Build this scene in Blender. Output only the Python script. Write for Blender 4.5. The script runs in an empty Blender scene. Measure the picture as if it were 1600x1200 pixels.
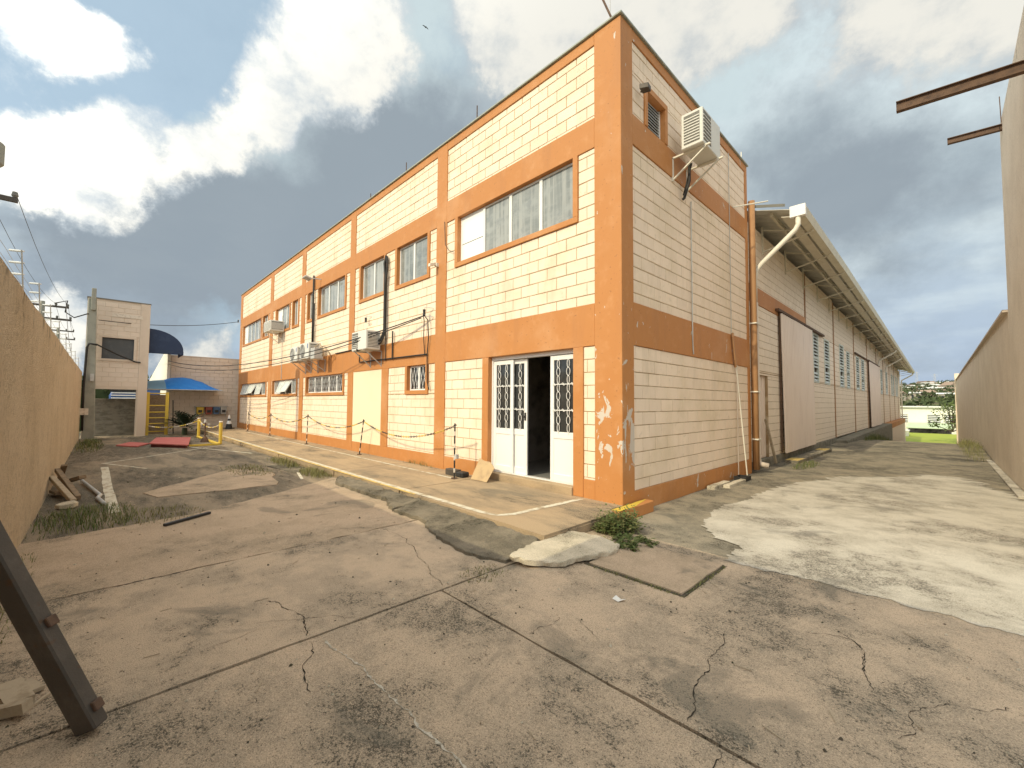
import bpy, bmesh, math, random
from mathutils import Vector, Matrix
R = math.radians
rnd = random.Random(7)
scene = bpy.context.scene
COL = scene.collection

# ------------------------------------------------------------------ camera
CAM = Vector((3.2007, -5.3160, 1.4406))
RX, UP, FW = Vector((0.698325, 0.715751, 0.006486)), Vector((0.026997, -0.035393, 0.999009)), Vector((-0.715271, 0.697458, 0.044039))
cd = bpy.data.cameras.new('camera')
cam = bpy.data.objects.new('camera', cd)
COL.objects.link(cam)
m = Matrix((RX, UP, -FW)).transposed().to_4x4()
m.translation = CAM
cam.matrix_world = m
cd.sensor_width = 36.0
cd.lens = 14.80
cd.clip_start = 0.05
cd.clip_end = 6000
scene.camera = cam

def proj(p):
    v = Vector(p) - CAM
    d = v.dot(FW)
    if d < 0.05:
        return None
    return (800 + 657.85 * v.dot(RX) / d, 600 - 657.85 * v.dot(UP) / d)

# ------------------------------------------------------------------ sun, sky, exposure
SUN_EL, SUN_AZ = R(36.5), R(0.5)           # light comes from -Y, a little from -X
scene.view_settings.view_transform = 'Standard'
scene.view_settings.look = 'None'
scene.view_settings.gamma = 1.0
scene.view_settings.use_curve_mapping = False
scene.view_settings.exposure = 0.6
sd = bpy.data.lights.new('sun', 'SUN')
sd.energy = 2.0
sd.angle = R(0.6)
sd.color = (1.0, 0.89, 0.62)
sun = bpy.data.objects.new('sun', sd)
COL.objects.link(sun)
ldir = Vector((math.sin(SUN_AZ) * math.cos(SUN_EL), math.cos(SUN_AZ) * math.cos(SUN_EL), -math.sin(SUN_EL)))
sun.rotation_euler = ldir.to_track_quat('-Z', 'Y').to_euler()
sun.location = (-5, -30, 25)

class NT:
    """Small node-tree helper."""
    def __init__(s, tree):
        s.t = tree
        s.n = tree.nodes
        s.l = tree.links
    def new(s, kind, **kw):
        n = s.n.new(kind)
        for k, v in kw.items():
            setattr(n, k, v)
        return n
    def put(s, sock, v):
        if isinstance(v, bpy.types.NodeSocket):
            s.l.new(v, sock)
        else:
            sock.default_value = v
    def math(s, op, a, b=None, c=None, clamp=False):
        n = s.new('ShaderNodeMath', operation=op, use_clamp=clamp)
        s.put(n.inputs[0], a)
        if b is not None: s.put(n.inputs[1], b)
        if c is not None: s.put(n.inputs[2], c)
        return n.outputs[0]
    def vmath(s, op, a, b=None):
        n = s.new('ShaderNodeVectorMath', operation=op)
        s.put(n.inputs[0], a)
        if b is not None: s.put(n.inputs[1], b)
        return n.outputs['Value'] if op in ('DOT_PRODUCT', 'LENGTH', 'DISTANCE') else n.outputs[0]
    def mixc(s, fac, a, b, mode='MIX'):
        n = s.new('ShaderNodeMix', data_type='RGBA', blend_type=mode)
        s.put(n.inputs[0], fac)
        for sock, v in ((n.inputs[6], a), (n.inputs[7], b)):
            if isinstance(v, (tuple, list)) and len(v) == 3: v = (*v, 1.0)
            s.put(sock, v)
        return n.outputs[2]
    def noise(s, vec, scale, detail=4.0, rough=0.55, dist=0.0, col=False):
        n = s.new('ShaderNodeTexNoise')
        s.put(n.inputs['Vector'], vec)
        n.inputs['Scale'].default_value = scale
        n.inputs['Detail'].default_value = detail
        n.inputs['Roughness'].default_value = rough
        n.inputs['Distortion'].default_value = dist
        return n.outputs['Color'] if col else n.outputs['Fac']
    def ramp(s, v, lo, hi, a=0.0, b=1.0):
        n = s.new('ShaderNodeMapRange', interpolation_type='SMOOTHSTEP')
        s.put(n.inputs[0], v)
        for i, q in ((1, lo), (2, hi), (3, a), (4, b)): s.put(n.inputs[i], q)
        return n.outputs[0]
    def mapping(s, vec, scale=(1, 1, 1), loc=(0, 0, 0)):
        n = s.new('ShaderNodeMapping')
        s.put(n.inputs[0], vec)
        n.inputs['Scale'].default_value = scale
        n.inputs['Location'].default_value = loc
        return n.outputs[0]

def direction(az, el):
    az, el = R(az), R(el)
    return (math.cos(el) * math.cos(az), math.cos(el) * math.sin(az), math.sin(el))

world = bpy.data.worlds.new('World')
scene.world = world
world.use_nodes = True
world.cycles.sampling_method = 'MANUAL'
world.cycles.sample_map_resolution = 512
w = NT(world.node_tree)
w.n.clear()
tc = w.new('ShaderNodeTexCoord')
D0 = tc.outputs['Generated']
sky = w.new('ShaderNodeTexSky', sky_type='NISHITA')
sky.sun_disc = False
sky.sun_elevation = SUN_EL
sky.sun_rotation = R(180.0) - SUN_AZ * -1.0
sky.altitude = 600
sky.air_density, sky.dust_density, sky.ozone_density = 1.2, 1.5, 1.0
sep = w.new('ShaderNodeSeparateXYZ')
w.l.new(D0, sep.inputs[0])
dz = sep.outputs['Z']
# cloud layer coordinates: the layer is flat, so it compresses towards the horizon
den = w.math('ADD', w.math('MAXIMUM', dz, 0.0), 0.22)
cmb = w.new('ShaderNodeCombineXYZ')
w.l.new(w.math('DIVIDE', sep.outputs['X'], den), cmb.inputs[0])
w.l.new(w.math('DIVIDE', sep.outputs['Y'], den), cmb.inputs[1])
Q = cmb.outputs[0]
wn = w.noise(D0, 4.0, 7.0, 0.62, col=True)
DW = w.vmath('NORMALIZE', w.vmath('ADD', D0, w.vmath('MULTIPLY', w.vmath('SUBTRACT', wn, (0.5, 0.5, 0.5)), (.22, .22, .22))))
def field(blobs):
    acc = None
    for az, el, r0, r1, amp in blobs:
        d = w.vmath('DOT_PRODUCT', DW, direction(az, el))
        v = w.ramp(d, math.cos(R(r1)), math.cos(R(r0)), 0.0, amp)
        acc = v if acc is None else w.math('ADD', acc, v)
    return acc
WHITE = [(163, 35.5, 1, 9, .85), (168, 29, 1, 7, .7), (172, 25.5, 1, 5, .5), (156, 40, 2, 8, .7), (178, 24, 1, 6, .7), (-177, 20, 1, 6, .75), (-173, 19, 1, 5, .5),
         (-177, 32, 1, 4.5, .75), (131, 43, 2, 9, .7), (150, 30, 1, 4, .3), (112, 42, 2, 11, .6), (86, 33, 2, 11, .7), (112, 66, 15, 42, .85),
         (172, 5.5, 1, 6, .8), (-177, 7, 1, 5, .9), (-160, 9, 3, 14, .7), (-150, 36, 8, 30, .7), (30, 34, 10, 42, .8), (-40, 30, 12, 45, .85), (-100, 40, 12, 50, .85)]  # the last entries, behind the view, are bright clouds added as fill light
DARK = [(176, 13.5, 4, 14, .9), (170, 19, 2, 9, .5), (155, 23, 4, 17, .9), (140, 18, 6, 24, .9), (98, 25, 2, 10, .5), (91, 19, 2, 10, .55), (105, 16, 4, 18, .35)]
BLUE = [(-179, 28.5, 2, 9, .9), (-176, 37, 3, 12, .8), (173, 37, 2, 9, 1.0), (144, 41, 1, 6, .45), (172, 9.5, 1, 4, .5), (167, 7, 1, 4, .5), (-174, 25.5, 1, 4, .45)]
fb = w.noise(D0, 6.0, 11.0, 0.66)
fb2 = w.noise(Q, 1.1, 8.0, 0.55)
fb3 = w.noise(w.mapping(Q, (1, 1, 1), (3, 7, 0)), 2.6, 8.0, 0.55)
W_ = w.math('ADD', field(WHITE), w.math('MULTIPLY', w.math('SUBTRACT', fb, 0.5), 1.9))
wmask = w.ramp(W_, 0.36, 0.86)
wsoft = w.ramp(W_, 0.2, 1.15)
bmask = w.ramp(w.math('ADD', field(BLUE), w.math('MULTIPLY', w.math('SUBTRACT', fb, 0.5), 1.2)), 0.2, 0.9)
dmask = w.ramp(w.math('ADD', field(DARK), w.math('MULTIPLY', w.math('SUBTRACT', w.math('ADD', w.math('MULTIPLY', fb2, .5), w.math('MULTIPLY', fb, .5)), 0.5), 3.0)), -0.2, 1.1)
K_ = 1.0 / 0.12
def c(r, g, b, k=1.0): return (r * k * K_, g * k * K_, b * k * K_, 1.0)
base = w.mixc(w.ramp(dz, 0.0, 0.5), c(.24, .295, .37), c(.33, .39, .405))
base = w.mixc(w.math('MULTIPLY', w.ramp(fb3, .40, .64), w.ramp(dz, .04, .3, .1, .8)), base, c(.40, .455, .47))
base = w.mixc(w.math('MULTIPLY', dmask, .9), base, c(.155, .183, .21))
blue = w.mixc(0.7, sky.outputs[0], c(.23, .31, .36))
base = w.mixc(w.math('MULTIPLY', bmask, .8), base, blue)
shade = w.noise(w.mapping(D0, (1, 1, 1.5), (2, 5, .1)), 8.0, 9.0, 0.62)
white = w.mixc(w.ramp(w.math('ADD', wsoft, w.math('MULTIPLY', w.math('SUBTRACT', shade, .5), 2.6)), 0.1, 1.15), c(.26, .29, .31), c(.465, .455, .415))
# clouds towards the sun are brighter; the added boost also fills shaded faces
glow = w.ramp(w.vmath('DOT_PRODUCT', D0, tuple(-ldir)), -0.15, 0.95, 1.0, 2.4)
white = w.mixc(1.0, white, glow, 'MULTIPLY')
skyc = w.mixc(wmask, base, white)
# below the horizon: the ground's own dull colour
skyc = w.mixc(w.ramp(dz, -0.03, 0.0), c(.20, .19, .16), skyc)
bg = w.new('ShaderNodeBackground')
bg.inputs['Strength'].default_value = 0.15
w.l.new(skyc, bg.inputs[0])
wo = w.new('ShaderNodeOutputWorld')
w.l.new(bg.outputs[0], wo.inputs[0])

# ------------------------------------------------------------------ materials
def mat(name, base, rough=0.85, layers=(), bump=None, metal=0.0, spec=0.35, rand=0.0, clear=0.0):
    """layers: (colour, scale, lo, hi, strength[, stretch]) painted by world-space noise; bump: (scale, distance[, detail])."""
    m = bpy.data.materials.new(name)
    m.use_nodes = True
    t = NT(m.node_tree)
    p = t.n['Principled BSDF']
    pos = t.new('ShaderNodeNewGeometry').outputs['Position']
    colr = (*base, 1.0)
    if rand:
        oi = t.new('ShaderNodeObjectInfo').outputs['Random']
        hsv = t.new('ShaderNodeHueSaturation')
        hsv.inputs['Color'].default_value = colr
        t.l.new(t.math('MULTIPLY_ADD', oi, rand, 1.0 - rand * .5), hsv.inputs['Value'])
        colr = hsv.outputs[0]
    for i, L in enumerate(layers):
        col, sc, lo, hi, st = L[:5]
        v = t.mapping(pos, L[5] if len(L) > 5 else (1, 1, 1), (i * 7.3, i * 3.1, i * 5.7))
        f = t.ramp(t.noise(v, sc, 7.0, 0.62), lo, hi, 0.0, st)
        colr = t.mixc(f, colr, col)
    t.put(p.inputs['Base Color'], colr)
    p.inputs['Roughness'].default_value = rough
    p.inputs['Metallic'].default_value = metal
    p.inputs['Specular IOR Level'].default_value = spec
    if bump:
        b = t.new('ShaderNodeBump')
        b.inputs['Distance'].default_value = bump[1]
        b.inputs['Strength'].default_value = 1.0
        t.l.new(t.noise(pos, bump[0], bump[2] if len(bump) > 2 else 5.0, 0.65), b.inputs['Height'])
        t.l.new(b.outputs[0], p.inputs['Normal'])
    return m

CREAM, ORANGE = (.87, .71, .555), (.51, .22, .07)
M = {}
M['block'] = mat('cream_block_paint', CREAM, .8, [((.68, .55, .37), 1.1, .45, .7, .5), ((.56, .45, .31), 2.2, .52, .72, .45, (1, 1, .16)), ((.5, .4, .28), 9, .58, .74, .4), ((.40, .31, .21), 28, .64, .74, .4)], (70, .004), rand=.10)
M['plaster'] = mat('cream_plaster', (.82, .70, .51), .8, [((.72, .6, .42), 1.1, .5, .8, .4)], (40, .003))
M['mortar'] = mat('dirty_joint', (.36, .25, .14), .95, [((.55, .44, .30), 4, .42, .66, .85)])
M['orange'] = mat('orange_paint', ORANGE, .62, [((.50, .21, .065), 1.3, .45, .75, .7), ((.62, .32, .14), 6, .5, .8, .45), ((.42, .19, .075), 2.4, .5, .7, .5, (1, 1, .14)), ((.66, .38, .2), .8, .5, .7, .35), ((.25, .11, .05), 22, .62, .70, .6)], (60, .002))
M['orange_peel'] = None
M['alu'] = mat('white_aluminium', (.78, .78, .76), .4, [((.55, .53, .5), 8, .55, .8, .3)])
M['white'] = mat('white_door_paint', (.82, .81, .79), .45, [((.6, .56, .5), 5, .6, .85, .35)])
M['white_sheet'] = mat('white_panel', (.85, .85, .84), .5)
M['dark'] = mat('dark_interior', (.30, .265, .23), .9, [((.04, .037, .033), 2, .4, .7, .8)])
M['floor_tile'] = mat('interior_floor', (.25, .24, .22), .4)
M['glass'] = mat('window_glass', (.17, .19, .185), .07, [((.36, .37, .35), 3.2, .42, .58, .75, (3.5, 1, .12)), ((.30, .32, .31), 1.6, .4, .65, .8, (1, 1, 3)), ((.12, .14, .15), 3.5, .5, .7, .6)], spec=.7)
M['glass_dark'] = mat('dark_glass', (.035, .038, .04), .08, [((.08, .085, .085), 4, .5, .7, .6)], spec=.7)
M['glass_matt'] = mat('matt_dark_glass', (.085, .09, .095), .5, [((.14, .14, .14), 4, .45, .7, .6)], spec=.3)  # dark and matt so the pane carries no sky reflection
M['black'] = mat('black_rubber', (.025, .024, .023), .6)
M['black_paint'] = mat('black_paint', (.03, .03, .03), .5)
M['yellow'] = mat('yellow_paint', (.66, .47, .07), .6, [((.45, .36, .16), 6, .5, .75, .6)])
M['line'] = mat('worn_white_line', (.66, .62, .5), .8, [((.36, .27, .17), 7, .48, .62, .9), ((.5, .42, .3), 25, .45, .65, .6)])
M['line_yellow'] = mat('worn_yellow_line', (.64, .46, .14), .8, [((.36, .26, .13), 6, .48, .64, .85)])
M['red'] = mat('faded_red_paint', (.50, .13, .115), .7, [((.58, .24, .2), 4, .45, .75, .6)])
M['dark_red'] = mat('dark_red_edge', (.14, .04, .035), .8)
M['blue'] = mat('blue_fabric', (.015, .19, .62), .7, [((.03, .27, .72), 3, .45, .7, .5)])
M['blue_pale'] = mat('pale_blue_fabric', (.18, .34, .50), .75)  # paler tone for the left end of the canopy
M['navy'] = mat('navy_fabric', (.03, .05, .105), .75, [((.05, .08, .15), 3, .5, .7, .5)])
M['wood'] = mat('old_wood', (.27, .20, .13), .85, [((.14, .10, .065), 14, .45, .65, .8, (1, 1, 6))], (30, .003))
M['wood_pale'] = mat('pale_wood', (.42, .34, .24), .85, [((.25, .19, .12), 12, .5, .7, .7)], (30, .003))
M['ply'] = mat('weathered_plywood', (.50, .36, .2), .8, [((.36, .25, .15), 5, .45, .7, .8)])
M['steel'] = mat('painted_steel_beam', (.075, .063, .052), .55, [((.12, .10, .082), 5, .45, .7, .7), ((.10, .055, .03), 14, .6, .72, .8)], (60, .002))
M['steel_light'] = mat('pale_steel_face', (.215, .19, .155), .5, [((.13, .105, .08), 6, .45, .7, .8), ((.16, .085, .045), 16, .6, .72, .6)], (60, .002))  # paler copy of the beam steel, applied nowhere
M['rust'] = mat('rusty_steel', (.14, .085, .055), .8, [((.07, .045, .035), 10, .4, .7, .8)])
M['louvre_frame'] = mat('pale_window_frame', (.62, .66, .60), .6, [((.45, .47, .42), 5, .5, .75, .5)])
M['galv'] = mat('galvanised_metal', (.5, .5, .48), .5, [((.36, .34, .31), 4, .45, .7, .7)])
M['coping'] = mat('coping_metal', (.36, .38, .33), .6, [((.22, .23, .2), 5, .45, .7, .7)])
M['ac'] = mat('ac_casing', (.70, .69, .64), .5, [((.52, .49, .42), 6, .5, .8, .4)])
M['ac_dark'] = mat('ac_coil', (.16, .155, .14), .7, [((.26, .25, .22), 40, .45, .6, .7)])
M['concrete_pole'] = mat('grey_concrete', (.33, .33, .28), .9, [((.24, .245, .21), 3, .45, .7, .7)], (25, .004))
M['tower'] = mat('beige_block', (.70, .60, .50), .9, [((.61, .515, .42), 1.5, .45, .75, .6)], (30, .003), rand=.06)
M['tower_joint'] = mat('beige_block_joint', (.62, .53, .43), .95)
M['tower_plaster'] = mat('beige_plaster', (.66, .56, .46), .9, [((.55, .46, .37), 1.6, .45, .75, .6)], (30, .003))
M['white_wall'] = mat('white_wall_paint', (.80, .78, .68), .85, [((.66, .62, .5), 2, .5, .8, .5)])
M['grey_wall'] = mat('raw_concrete', (.24, .22, .175), .95, [((.14, .13, .1), 3, .42, .62, .8, (1, 1, 2.5)), ((.33, .31, .26), 5, .5, .75, .6)], (18, .01))
M['sheet_door'] = mat('pink_sheet_metal', (.82, .69, .59), .6, [((.70, .57, .48), 2.2, .45, .75, .6, (1, 1, .3))])
M['wh_block'] = mat('warehouse_block_paint', (.86, .735, .60), .85, [((.76, .635, .50), 1.2, .45, .75, .5), ((.38, .29, .2), 9, .64, .8, .4)], (60, .004), rand=.06)
M['roof_under'] = mat('cement_roof_sheet', (.62, .60, .54), .85, [((.42, .40, .35), 2, .45, .7, .7)])
M['roof_dark'] = mat('aged_roof_edge', (.19, .185, .165), .9)
M['gutter'] = mat('gutter_paint', (.70, .66, .54), .6, [((.54, .49, .39), 4, .45, .75, .6)])
M['pvc'] = mat('white_pvc', (.74, .70, .6), .45, [((.56, .5, .4), 4, .5, .75, .5)])
M['pipe_orange'] = mat('orange_pipe', (.37, .20, .09), .6, [((.28, .14, .06), 3, .45, .75, .7)])
M['louvre_glass'] = mat('louvre_glass', (.66, .70, .66), .3, [((.42, .46, .44), 6, .45, .65, .8)], spec=.6)
M['cone_orange'] = mat('cone_black', (.03, .03, .03), .6)
M['leaf'] = mat('leaf_green', (.085, .125, .032), .7, [((.15, .17, .055), 9, .45, .7, .8)], rand=.3)
M['leaf_dark'] = mat('dark_leaf', (.022, .034, .018), .6, [((.04, .055, .028), 8, .45, .7, .8)])
M['grass_dry'] = mat('dry_grass', (.19, .19, .07), .8, [((.30, .25, .12), 5, .45, .7, .8)])
M['field'] = mat('grass_field', (.30, .36, .05), .9, [((.40, .40, .08), .6, .45, .7, .7)])
M['tree_far'] = mat('far_tree_leaf', (.05, .07, .028), .9, [((.085, .10, .04), .3, .45, .7, .8)], rand=.4)
M['trunk'] = mat('bark', (.13, .10, .075), .95)
M['terrain'] = mat('dry_hillside', (.20, .17, .095), .95, [((.10, .115, .05), .02, .42, .6, .9), ((.25, .205, .135), .05, .5, .7, .6)])
M['soil'] = mat('dark_soil', (.085, .07, .05), .95, [((.05, .055, .025), 4, .45, .65, .8)])
M['house_wall'] = mat('house_walls', (.50, .45, .38), .9, rand=.7)
M['house_roof'] = mat('clay_roof', (.27, .20, .155), .9, rand=.9)
M['sun_roof'] = mat('white_metal_roof', (.75, .75, .72), .6)
M['green_roof'] = mat('pale_green_roof', (.48, .58, .40), .7)
M['porcelain'] = mat('white_insulator', (.75, .75, .72), .3)
M['paper'] = mat('white_paper', (.75, .73, .68), .8)
M['van_blue'] = mat('blue_vehicle_paint', (.06, .12, .32), .35)
M['bin_blue'] = mat('blue_bin', (.10, .18, .32), .5)
M['bin_red'] = mat('red_bin', (.32, .09, .07), .5)
M['chip'] = mat('bare_render', (.70, .63, .54), .9, [((.45, .37, .29), 12, .45, .7, .8)], (40, .003))
M['crack'] = mat('crack_shadow_dirt', (.035, .029, .02), 1.0)
M['scar'] = mat('white_crack_filler', (.55, .5, .41), .9, [((.3, .26, .2), 30, .45, .6, .9)])
M['navy_flap'] = M['navy']

# orange paint that has flaked off near the building's outer corner
def peel_material():
    m = M['orange'].copy()
    m.name = 'orange_paint_flaking'
    t = NT(m.node_tree)
    p = t.n['Principled BSDF']
    old = p.inputs['Base Color'].links[0].from_socket
    pos = t.new('ShaderNodeNewGeometry').outputs['Position']
    s = t.new('ShaderNodeSeparateXYZ')
    t.l.new(pos, s.inputs[0])
    z = s.outputs['Z']
    low = t.math('MULTIPLY', t.ramp(z, .2, .7), t.ramp(z, 2.1, 1.2))
    n1 = t.noise(t.mapping(pos, (1, 1, .55), (3.1, 0, 1.7)), 5.2, 5, .6, .6)
    n2 = t.noise(t.mapping(pos, (1, 1, .7), (9, 2, 4)), 9, 5, .6, .4)
    f1 = t.math('MULTIPLY', t.ramp(t.math('ADD', n1, t.math('MULTIPLY', low, .125)), .665, .675), 1.0)
    f2 = t.ramp(n2, .695, .705)
    f = t.math('MAXIMUM', f1, f2)
    t.put(p.inputs['Base Color'], t.mixc(f, old, (.60, .53, .45)))
    return m
M['orange_peel'] = peel_material()

# courtyard concrete: pinkish tan slabs with black lichen and a sandy grain
def yard_material(name, light, mid, dark, amount, streak=(1, 1, 1), bumpd=.008):
    m = bpy.data.materials.new(name)
    m.use_nodes = True
    t = NT(m.node_tree)
    p = t.n['Principled BSDF']
    g = t.new('ShaderNodeNewGeometry').outputs['Position']
    pos = t.mapping(g, streak)
    big = t.noise(pos, .6, 6, .62)
    midn = t.noise(t.mapping(pos, loc=(5, 2, 1)), 2.0, 8, .68)
    fine = t.noise(t.mapping(g, loc=(1, 8, 3)), 58, 5, .8)
    grit = t.noise(g, 170, 2, .6)
    mott = t.noise(t.mapping(pos, loc=(11, 4, 2)), 9, 8, .75)
    col = t.mixc(t.ramp(midn, .40, .60), light, mid)
    # lichen zones: patches where black specks crowd together
    zone = t.ramp(t.math('ADD', t.math('MULTIPLY', big, .6), t.math('MULTIPLY', midn, .4)), .54 - amount, .66 - amount * .5)
    sp = t.math('ADD', t.math('MULTIPLY', fine, .62), t.math('MULTIPLY', mott, .38))
    th = t.math('SUBTRACT', .635, t.math('MULTIPLY', zone, .14))
    f = t.ramp(t.math('SUBTRACT', sp, th), -.03, .05)
    col = t.mixc(t.math('MULTIPLY', zone, .42), col, (dark[0] * 2.2, dark[1] * 2.25, dark[2] * 2.25))
    col = t.mixc(t.math('MULTIPLY', f, .9), col, (dark[0] * .75, dark[1] * .75, dark[2] * .75))
    col = t.mixc(t.ramp(grit, .55, .68, 0, .65), col, (dark[0] * .6, dark[1] * .6, dark[2] * .6))
    col = t.mixc(t.ramp(grit, .45, .32, 0, .6), col, (light[0] * 1.35, light[1] * 1.35, light[2] * 1.35))
    stain = t.noise(t.mapping(pos, loc=(20, 4, 9)), 1.3, 5, .6, .8)
    col = t.mixc(t.ramp(stain, .58, .68, 0, .5), col, (dark[0] * 1.4, dark[1] * 1.5, dark[2] * 1.6))
    t.put(p.inputs['Base Color'], col)
    p.inputs['Roughness'].default_value = .92
    p.inputs['Specular IOR Level'].default_value = .2
    b = t.new('ShaderNodeBump')
    b.inputs['Distance'].default_value = bumpd
    t.l.new(t.math('ADD', t.math('MULTIPLY', fine, .7), t.math('MULTIPLY', grit, .5)), b.inputs['Height'])
    t.l.new(b.outputs[0], p.inputs['Normal'])
    return m
M['yard'] = yard_material('courtyard_concrete', (.56, .43, .305), (.46, .36, .26), (.09, .08, .06), .135)
M['yard_far'] = yard_material('weathered_asphalt', (.34, .27, .19), (.22, .18, .13), (.065, .058, .045), .17, (.3, 1, 1))
M['pink'] = yard_material('pink_concrete', (.50, .38, .27), (.43, .33, .23), (.11, .095, .07), .05)
M['lane'] = yard_material('lane_asphalt', (.34, .29, .215), (.235, .205, .155), (.075, .068, .054), .14)
M['pale'] = yard_material('pale_cement', (.58, .53, .445), (.47, .425, .35), (.15, .13, .105), .11)
M['walk'] = yard_material('walkway_concrete', (.46, .34, .215), (.36, .27, .175), (.12, .10, .072), .11, (.4, 1, 1))
M['apron'] = yard_material('rough_apron', (.34, .29, .215), (.225, .195, .145), (.055, .05, .038), .13, (1, 1, 1), .03)
M['slab_pale'] = yard_material('broken_pale_slab', (.62, .545, .42), (.50, .44, .335), (.15, .13, .095), .09)
def stucco(name, a, b_, dark, topz, bumpd):
    m = bpy.data.materials.new(name)
    m.use_nodes = True
    t = NT(m.node_tree)
    p = t.n['Principled BSDF']
    g = t.new('ShaderNodeNewGeometry').outputs['Position']
    s = t.new('ShaderNodeSeparateXYZ')
    t.l.new(g, s.inputs[0])
    n1 = t.noise(g, 1.0, 6, .6)
    n2 = t.noise(g, 17 if bumpd > .03 else 24, 7, .8)
    drip = t.noise(t.mapping(g, (1, 1, .3), (4, 4, 4)), 4.5, 6, .65)
    col = t.mixc(t.ramp(n1, .38, .66), a, b_)
    col = t.mixc(t.ramp(n2, .48, .66, 0, .6 if bumpd > .03 else .3), col, (b_[0] * .55, b_[1] * .53, b_[2] * .48))
    col = t.mixc(t.ramp(t.noise(t.mapping(g, loc=(6, 1, 3)), 2.6, 8, .72), .50, .70, 0, .55 if bumpd > .03 else .28), col, (b_[0] * .74, b_[1] * .73, b_[2] * .72))
    col = t.mixc(t.ramp(n2, .46, .30, 0, .5), col, (a[0] * 1.12, a[1] * 1.12, a[2] * 1.12))
    up = t.ramp(s.outputs['Z'], topz - 1.0, topz, 0, .16)
    dn = t.ramp(s.outputs['Z'], .35, -.15, 0, .12)
    f = t.ramp(t.math('ADD', t.math('MULTIPLY', t.math('ADD', drip, t.noise(g, 6, 6, .7)), .5), t.math('ADD', up, dn)), .68, .78, 0, .75)
    col = t.mixc(f, col, dark)
    t.put(p.inputs['Base Color'], col)
    p.inputs['Roughness'].default_value = .95
    p.inputs['Specular IOR Level'].default_value = .15
    b = t.new('ShaderNodeBump')
    b.inputs['Distance'].default_value = bumpd
    t.l.new(t.math('ADD', n2, t.math('MULTIPLY', t.noise(g, 60, 4, .7), .5)), b.inputs['Height'])
    t.l.new(b.outputs[0], p.inputs['Normal'])
    return m
M['stucco_left'] = stucco('rough_tan_stucco', (.86, .71, .515), (.78, .63, .44), (.24, .185, .12), 2.5, .06)
M['stucco_right'] = stucco('beige_stucco', (.88, .765, .615), (.81, .695, .55), (.33, .28, .22), 7.4, .012)
M['stucco_low'] = stucco('beige_stucco_low', (.88, .755, .60), (.81, .685, .535), (.34, .285, .22), 3.6, .012)

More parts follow.
